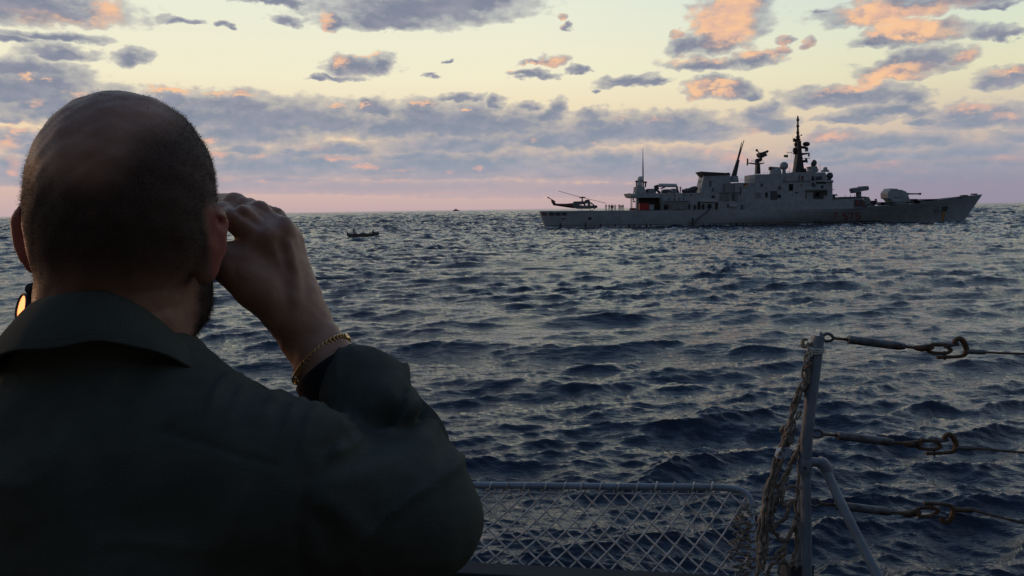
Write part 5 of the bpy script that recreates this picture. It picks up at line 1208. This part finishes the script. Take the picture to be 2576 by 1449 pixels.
bs2.inputs['Subsurface Weight'].default_value = .12; bs2.inputs['Subsurface Radius'].default_value = (.012, .004, .002); bs2.inputs['Subsurface Scale'].default_value = 1.0
bp = nb2.n('ShaderNodeBump'); bp.inputs['Strength'].default_value = .35; bp.inputs['Distance'].default_value = .0008
nb2.put(bp.inputs['Height'], nb2.m('ADD', nb2.noise(g_, 700, 3, .6), nb2.m('MULTIPLY', nb2.noise(g_, 160, 3, .6), 1.2))); nb2.put(bs2.inputs['Normal'], bp.outputs[0])
ORG = Vector((HC.x, .70, DECKZ))
def man_link(name, V, Q, mat, parent=None):
    me = arr_mesh(name, np.asarray(V)-np.array(ORG), Q, mat); return link(name, me, parent or man)
man = empty('person', ORG); tag(man, 'close shaven man seen from behind in a dark olive jacket, hand raised to his eyes', 'person')
body = man_link('body', V, Q, sm_)
for nm, arr in (('hair', hair), ('ear', np.clip(ear_glow_mask, 0, 1))):
    a_ = body.data.attributes.new(nm, 'FLOAT', 'POINT'); a_.data.foreach_set('value', arr.astype(np.float32))
# cropped hair
rs = np.random.RandomState(4); pr_ = hair/hair.sum(); pick = rs.choice(len(V), 60000, p=pr_)
base = V[pick]+rs.randn(len(pick), 3)*.0012; nn = N[pick]; ln = np.where(beard[pick] > .1, .0022, .0007)*rs.uniform(.6, 1.3, len(pick))
dirn = nn+rs.randn(len(pick), 3)*.28+np.array([0, 0, -.15]); dirn /= np.linalg.norm(dirn, axis=1, keepdims=True)
t1 = np.cross(dirn, rs.randn(len(pick), 3)); t1 /= np.linalg.norm(t1, axis=1, keepdims=True); w_ = .00013
base = base-nn*.0006
HV = np.stack([base-t1*w_, base+t1*w_, base+dirn*ln[:, None]+nn*.0008], 1).reshape(-1, 3); HQ = np.arange(len(HV)).reshape(-1, 3)
HM_ = basic('cropped_hair', (.020,.015,.012), .6, var=.2)
hr = man_link('hair', HV, HQ, HM_, body); hr['kind'] = 'stuff'

# ---------------------------------------------------------------- jacket
OL = basic('olive_cloth', (.078,.084,.066), .92, var=.14, scale=14., bump=.7, bscale=650, spec=.15)
S = Field((-.86, .48, 4.52), (.14, 1.06, 5.40), .0036)
S.cone(P(300, 1175, .695), P(300, 1700, .695), .125, .15, 0, .8)
S.cone(P(330, 1180, .685), P(560, 1195, .675), .088, .077, .02); S.cone(P(560, 1195, .675), P(745, 1228, .668), .077, .068, .02)
S.cone(P(250, 1170, .69), P(-100, 1230, .72), .088, .075, .03); S.cone(P(270, 1040, .70), P(275, 1150, .69), .075, .09, .03)
S.cone(P(480, 1400, .68), P(480, 1800, .69), .115, .125, .03, .85); S.cone(P(80, 1400, .70), P(80, 1800, .70), .12, .13, .03, .85)
S.cone(P(745, 1228, .668), P(1040, 1304, .678), .066, .0545, .03)
S.cone(P(1042, 1302, .680), P(985, 1130, .735), .0555, .0515, .012); S.cone(P(985, 1130, .735), P(912, 985, .785), .0515, .0445, .012); S.cone(P(912, 985, .785), P(868, 962, .80), .0445, .040, .006)
S.cone(P(965, 960, .79), P(925, 985, .79), .024, .035, .012)
S.cone(P(-100, 1230, .73), P(60, 1290, .92), .068, .055, .02); S.cone(P(60, 1290, .92), P(120, 1000, .91), .052, .042, .02)
# mouth of the sleeve
ax_ = (P(815, 905, .80)-P(912, 985, .785)).normalized()
V, Q = S.mesh(2); N = normals(V, Q)
V += N*(.0022*wav(V, 34, 5, 2)+.0010*wav(V, 105, 8, 3))[:, None]
px_ = lambda *p: p
for pts, y, dp, w in (
    ([(372,1100),(450,1112),(560,1140),(700,1182)], .60, .0022, .0022), ([(380,1094),(400,1092),(420,1098)], .60, .003, .003),
    ([(870,1052),(953,1018),(1030,1003)], .72, .009, .0065), ([(905,1080),(973,1061),(1054,1066),(1106,1100),(1128,1140)], .68, .009, .0060), ([(985,1105),(1034,1089),(1095,1093),(1130,1150)], .67, .008, .0050),
    ([(1000,1085),(1045,1083),(1085,1098)], .67, -.003, .006), ([(900,1065),(960,1040),(1030,1030)], .70, -.0035, .008),
    ([(768,1198),(764,1260),(752,1330),(755,1449),(757,1600)], .60, .006, .0060), ([(745,1210),(742,1300),(735,1420)], .60, -.003, .008),
    ([(787,1215),(852,1267),(953,1368)], .62, -.004, .009), ([(800,1190),(900,1168),(990,1150)], .61, .005, .0075), ([(1040,1125),(1100,1160),(1160,1225)], .63, -.004, .009), ([(1060,1175),(1100,1230),(1120,1290)], .62, .003, .010),
    ([(780,1250),(830,1320),(860,1420)], .61, .0035, .010), ([(862,1125),(895,1068),(925,1070),(938,1110),(994,1112)], .61, -.0055, .0075), ([(835,1182),(905,1166),(970,1152),(1004,1142)], .61, .0085, .0065), ([(850,1070),(835,1110),(815,1165),(790,1215)], .61, .0030, .0035), ([(610,960),(570,1010),(545,1080)], .60, .0035, .013), ([(300,905),(288,960),(275,1010)], .60, .0035, .014),
    ([(100,900),(110,1010),(180,1100)], .60, .0022, .016), ([(430,1180),(420,1290),(440,1440)], .58, .0022, .020), ([(200,1200),(240,1300),(210,1449)], .58, .0022, .020), ([(620,1240),(600,1330),(640,1440)], .58, -.0022, .020)):
    V += crease(V, N, pts, y, dp, w)
# puckered shoulder seam
armm = np.clip((V[:, 0]-P(780, 1200, .66).x)/.05, 0, 1)*(N[:, 1] < .5)
w1_ = V+np.stack([wav(V, 22, 31, 1), wav(V, 22, 32, 1), wav(V, 22, 33, 1)], 1)*.012
ridge = 1-np.abs(wav(w1_*np.array([1., .6, 1.5]), 42, 21, 1))*2.2
V += N*(armm*.0042*np.clip(ridge, -.4, 1)**3)[:, None]
ridge = 1-np.abs(wav(w1_*np.array([1.2, .6, .8]), 30, 27, 1))*2.2
V += N*((1-armm)*(N[:, 1] < .5)*.0026*np.clip(ridge, -.4, 1)**3)[:, None]
sx = np.clip((V[:, 0]-P(560, 1000, .67).x)/(P(915, 1075, .67).x-P(560, 1000, .67).x), 0, 1); top = (N[:, 2] > .35)*(sx > 0)*(sx < 1)
V[:, 2] += top*.0032*np.maximum(0, np.sin(sx*38+1.2*np.sin(sx*11)))*np.exp(-((V[:, 1]-.66)/.05)**2)
jk = man_link('jacket', V, Q, OL)
# cuff band of the dark undershirt, showing above the sleeve
UND = basic('dark_cuff', (.006,.007,.010), .9, var=.2, scale=20, bump=.5, bscale=500)
def tube_band(c0, c1, r0, r1, name, mat, parent, wob=0., n=48, rows=6, sx_=1., thick=.0018):
    a = (c1-c0).normalized(); u = a.cross(Vector((0, 1, 0))).normalized(); w = a.cross(u); vs = []
    for j in range(rows+1):
        t = j/rows; c = c0+(c1-c0)*t; r = r0+(r1-r0)*t
        for k in range(n):
            q = 2*PI*k/n; vs.append(c+(u*math.cos(q)*sx_+w*math.sin(q))*(r+wob*math.sin(q*3+t*2)))
    m_ = MB().add(vs, [(j*n+k, j*n+(k+1) % n, (j+1)*n+(k+1) % n, (j+1)*n+k) for j in range(rows) for k in range(n)])
    me = m_.mesh(name, mat, True); me.transform(Matrix.Translation(-ORG)); o = link(name, me, parent); sd_ = o.modifiers.new('cloth', 'SOLIDIFY'); sd_.thickness = thick; sd_.offset = 0; return o
c0 = P(835, 938, .797); c1 = P(817, 913, .80)
tube_band(P(866, 988, .79), P(824, 930, .798), .0375, .0352, 'undershirt_cuff', UND, man, .0004)
# collar, turned down over the jacket
def collar():
    n, rows = 96, 12; vs = []
    for j in range(rows+1):
        t = j/rows
        for k in range(n):
            q = 2*PI*k/n; fx, fy = math.cos(q), math.sin(q)        # fy -1: at the back, towards the lens
            cT, cB = P(268, 716, .70), P(262, 900, .695)
            rx0, ry0, rx1, ry1 = .0580, .067, .0930, .092
            e = t**.85
            lx_ = fx*(rx0*(1-e)+rx1*e); ly_ = fy*(ry0*(1-e)+ry1*e); cc_, ss_ = math.cos(R(20)), math.sin(R(20))
            x = (cT.x*(1-t)+cB.x*t)+lx_*cc_-ly_*ss_; y = .70+lx_*ss_+ly_*cc_
            fr = (fy+1)/2
            z = cT.z-.050*fr**1.1-(.036+.012*fr)*t-.036*max(0, fx)**1.6-.004*max(0, -fx)*t
            z += .0012*math.sin(q*5+1)*t+.0008*math.sin(q*11)*t; y += .0015*math.sin(q*7)*t
            vs.append((x, y, z))
    m_ = MB().add(vs, [(j*n+k, j*n+(k+1) % n, (j+1)*n+(k+1) % n, (j+1)*n+k) for j in range(rows) for k in range(n) if not (.47 < ((k+.5)/n-.25) % 1+.0 < .0)])
    me = m_.mesh('collar', OL, True); me.transform(Matrix.Translation(-ORG)); o = link('collar', me, jk)
    s_ = o.modifiers.new('cloth', 'SOLIDIFY'); s_.thickness = .0032; s_.offset = 0
    b_ = o.modifiers.new('round', 'BEVEL'); b_.width = .0008; b_.segments = 2
    # double row of edge stitching
    st_ = [Vector(vs[(rows-2)*n+k]) for k in range(n)]; cc_ = Vector((P(262, 800, .7).x, .70, 0)); st_ = [p+Vector((p.x-cc_.x, p.y-cc_.y, 0)).normalized()*.0016 for p in st_]
    me = MB().tube(st_, .0005, 5, closed=True).mesh('collar_stitching', OL, True); me.transform(Matrix.Translation(-ORG)); link('collar_stitching', me, o)
collar()
tube_band(P(268, 790, .70), P(268, 1010, .70), .061, .082, 'collar_stand', OL, jk, 0., 64, 6, 1., .003)
# trousers and boots
Tn = Field((-.75, .5, DECKZ+.05), (.0, .95, 4.66), .007)
bx = P(300, 1400, .70).x
Tn.cone((bx, .71, 4.60), (bx, .71, 4.50), .13, .14, 0, .75)
for s_ in (-1, 1): Tn.cone((bx+s_*.08, .71, 4.48), (bx+s_*.11, .70, 4.14), .095, .068, .03); Tn.cone((bx+s_*.11, .70, 4.14), (bx+s_*.12, .70, DECKZ+.12), .068, .062, .02)
V, Q = Tn.mesh(3); V += normals(V, Q)*(.003*wav(V, 30, 2, 2))[:, None]; man_link('trousers', V, Q, OL)
for s_ in (-1, 1):
    m_ = MB().tube(spline([(bx+s_*.12, .70, DECKZ+.16), (bx+s_*.12, .70, DECKZ+.06), (bx+s_*.125, .76, DECKZ+.045), (bx+s_*.13, .86, DECKZ+.035)], 4), [.058,.057,.056,.055,.054,.053,.052,.051,.050,.048,.045,.042,.036], 12).mesh('boot', BLACKP, True)
    m_.transform(Matrix.Translation(-ORG)); link('boot', m_, man)

# ---------------------------------------------------------------- gold chain bracelet
GOLD = basic('gold', (.62,.42,.16), .28, metal=1., var=.15, scale=60.)
wc = P(808, 905, .802); ax_ = (P(765, 828, .81)-P(868, 985, .79)).normalized(); u = ax_.cross(Vector((0, 1, 0))).normalized(); w = u.cross(ax_)
brc = empty('bracelet', wc); tag(brc, 'gold curb chain bracelet on the raised wrist just above the cuff', 'bracelet')
wc2 = P(809, 905, .802)
def link_mesh():
    pts = [Vector((math.cos(a_)*.0036*(1+.25*math.sin(2*a_)), math.sin(a_)*.0024, .0012*math.cos(a_))) for a_ in np.linspace(0, 2*PI, 11)[:-1]]
    return MB().tube(pts, .00085, 5, closed=True).mesh('chain_link', GOLD, True)
LM = link_mesh(); nl = 46
for k in range(nl):
    a_ = 2*PI*k/nl; rr_ = .0318
    c = wc2+(u*math.cos(a_)*1.045+w*math.sin(a_))*rr_+ax_*(.0012*math.sin(a_*2)-.004*math.cos(a_))
    t_ = (-u*math.sin(a_)+w*math.cos(a_)).normalized(); o_ = (u*math.cos(a_)+w*math.sin(a_)).normalized(); b_ = t_.cross(o_)
    o = link('chain_link', LM, brc); o.matrix_local = Matrix.Translation(-wc+c) @ Matrix((t_, b_, o_)).transposed().to_4x4() @ Matrix.Rotation(.35, 4, 'X')
c = wc2+u*.0345*(1 if P(880, 860, .8).x > wc2.x and u.x > 0 else -1); 
me = MB().box((-.0045, -.003, -.0012), (.0045, .003, .0012)).mesh('clasp', GOLD, None, .0008); o = link('clasp', me, brc)
a_ = 0 if u.x > 0 else PI; t_ = (-u*math.sin(a_)+w*math.cos(a_)).normalized(); o_ = (u*math.cos(a_)+w*math.sin(a_)).normalized(); b_ = t_.cross(o_)
o.matrix_local = Matrix.Translation(-wc+wc2+o_*.0340+ax_*(-.004*math.cos(a_))) @ Matrix((t_, b_, o_)).transposed().to_4x4()

# ---------------------------------------------------------------- binoculars at his eyes
bn0 = HC+f_*.155+Vector((.0, 0, -.032)); bino = empty('binoculars', bn0); tag(bino, 'black binoculars held to the man\'s eyes, mostly hidden by his head', 'binoculars')
side_ = Vector((f_.y, -f_.x, 0))
for s_ in (-1, 1):
    c = side_*(.031*s_); me = MB().tube([c-f_*.035, c-f_*.012, c-f_*.010, c+f_*.03, c+f_*.032, c+f_*.075], [.014,.014,.018,.022,.024,.026], 18).mesh('barrel', BLACKP, 40); b_ = link('barrel', me, bino)
    me = MB().tube([c+f_*.0755, c+f_*.0765], .022, 18).mesh('front_lens', DARKM, 40); link('front_lens', me, b_)
me = MB().box((-.02, -.01, -.006), (.02, .02, .012)).mesh('bridge', BLACKP, None, .003); link('bridge', me, bino)

# ---------------------------------------------------------------- watch on the hidden left wrist
wv = P(56, 776, .86); tocam = (Vector((0, 0, EYE))-wv).normalized(); hn = (tocam+sd).normalized()
wt = empty('wristwatch', wv); tag(wt, 'round watch past the collar, its glass coloured orange as a low-sun glint', 'watch')
q_ = hn.to_track_quat('Z', 'Y').to_matrix().to_4x4()
gl, ngl, bgl = material('orange_glint_glass'); bgl.inputs['Base Color'].default_value = (.62, .30, .12, 1); bgl.inputs['Metallic'].default_value = 1; bgl.inputs['Roughness'].default_value = .42  # sunset reflection put into the crystal as an orange metal colour
vs_ = [(0, 0, .0016)]; 
def disc(r, z0, z1, n=28): return MB().tube([(0, 0, z0), (0, 0, z1)], r, n)
for nm, mb_, mt in (('case', disc(.0185, -.007, 0.), BLACKP), ('crystal', disc(.0155, 0., .0012), gl), ('bezel', MB().tube([(math.cos(a_)*.0172, math.sin(a_)*.0172, .0008) for a_ in np.linspace(0, 2*PI, 29)[:-1]], .0019, 8, closed=True), BLACKP)):
    me = mb_.mesh(nm, mt, 40); me.transform(Matrix.Scale(.88, 4) @ q_); link(nm, me, wt)
me = MB().tube(spline([P(80, 728, .855)-wv, P(92, 726, .87)-wv, P(110, 740, .88)-wv, P(112, 770, .88)-wv, P(90, 790, .88)-wv], 4), .0068, 10).mesh('strap', BLACKP, True); link('strap', me, wt)
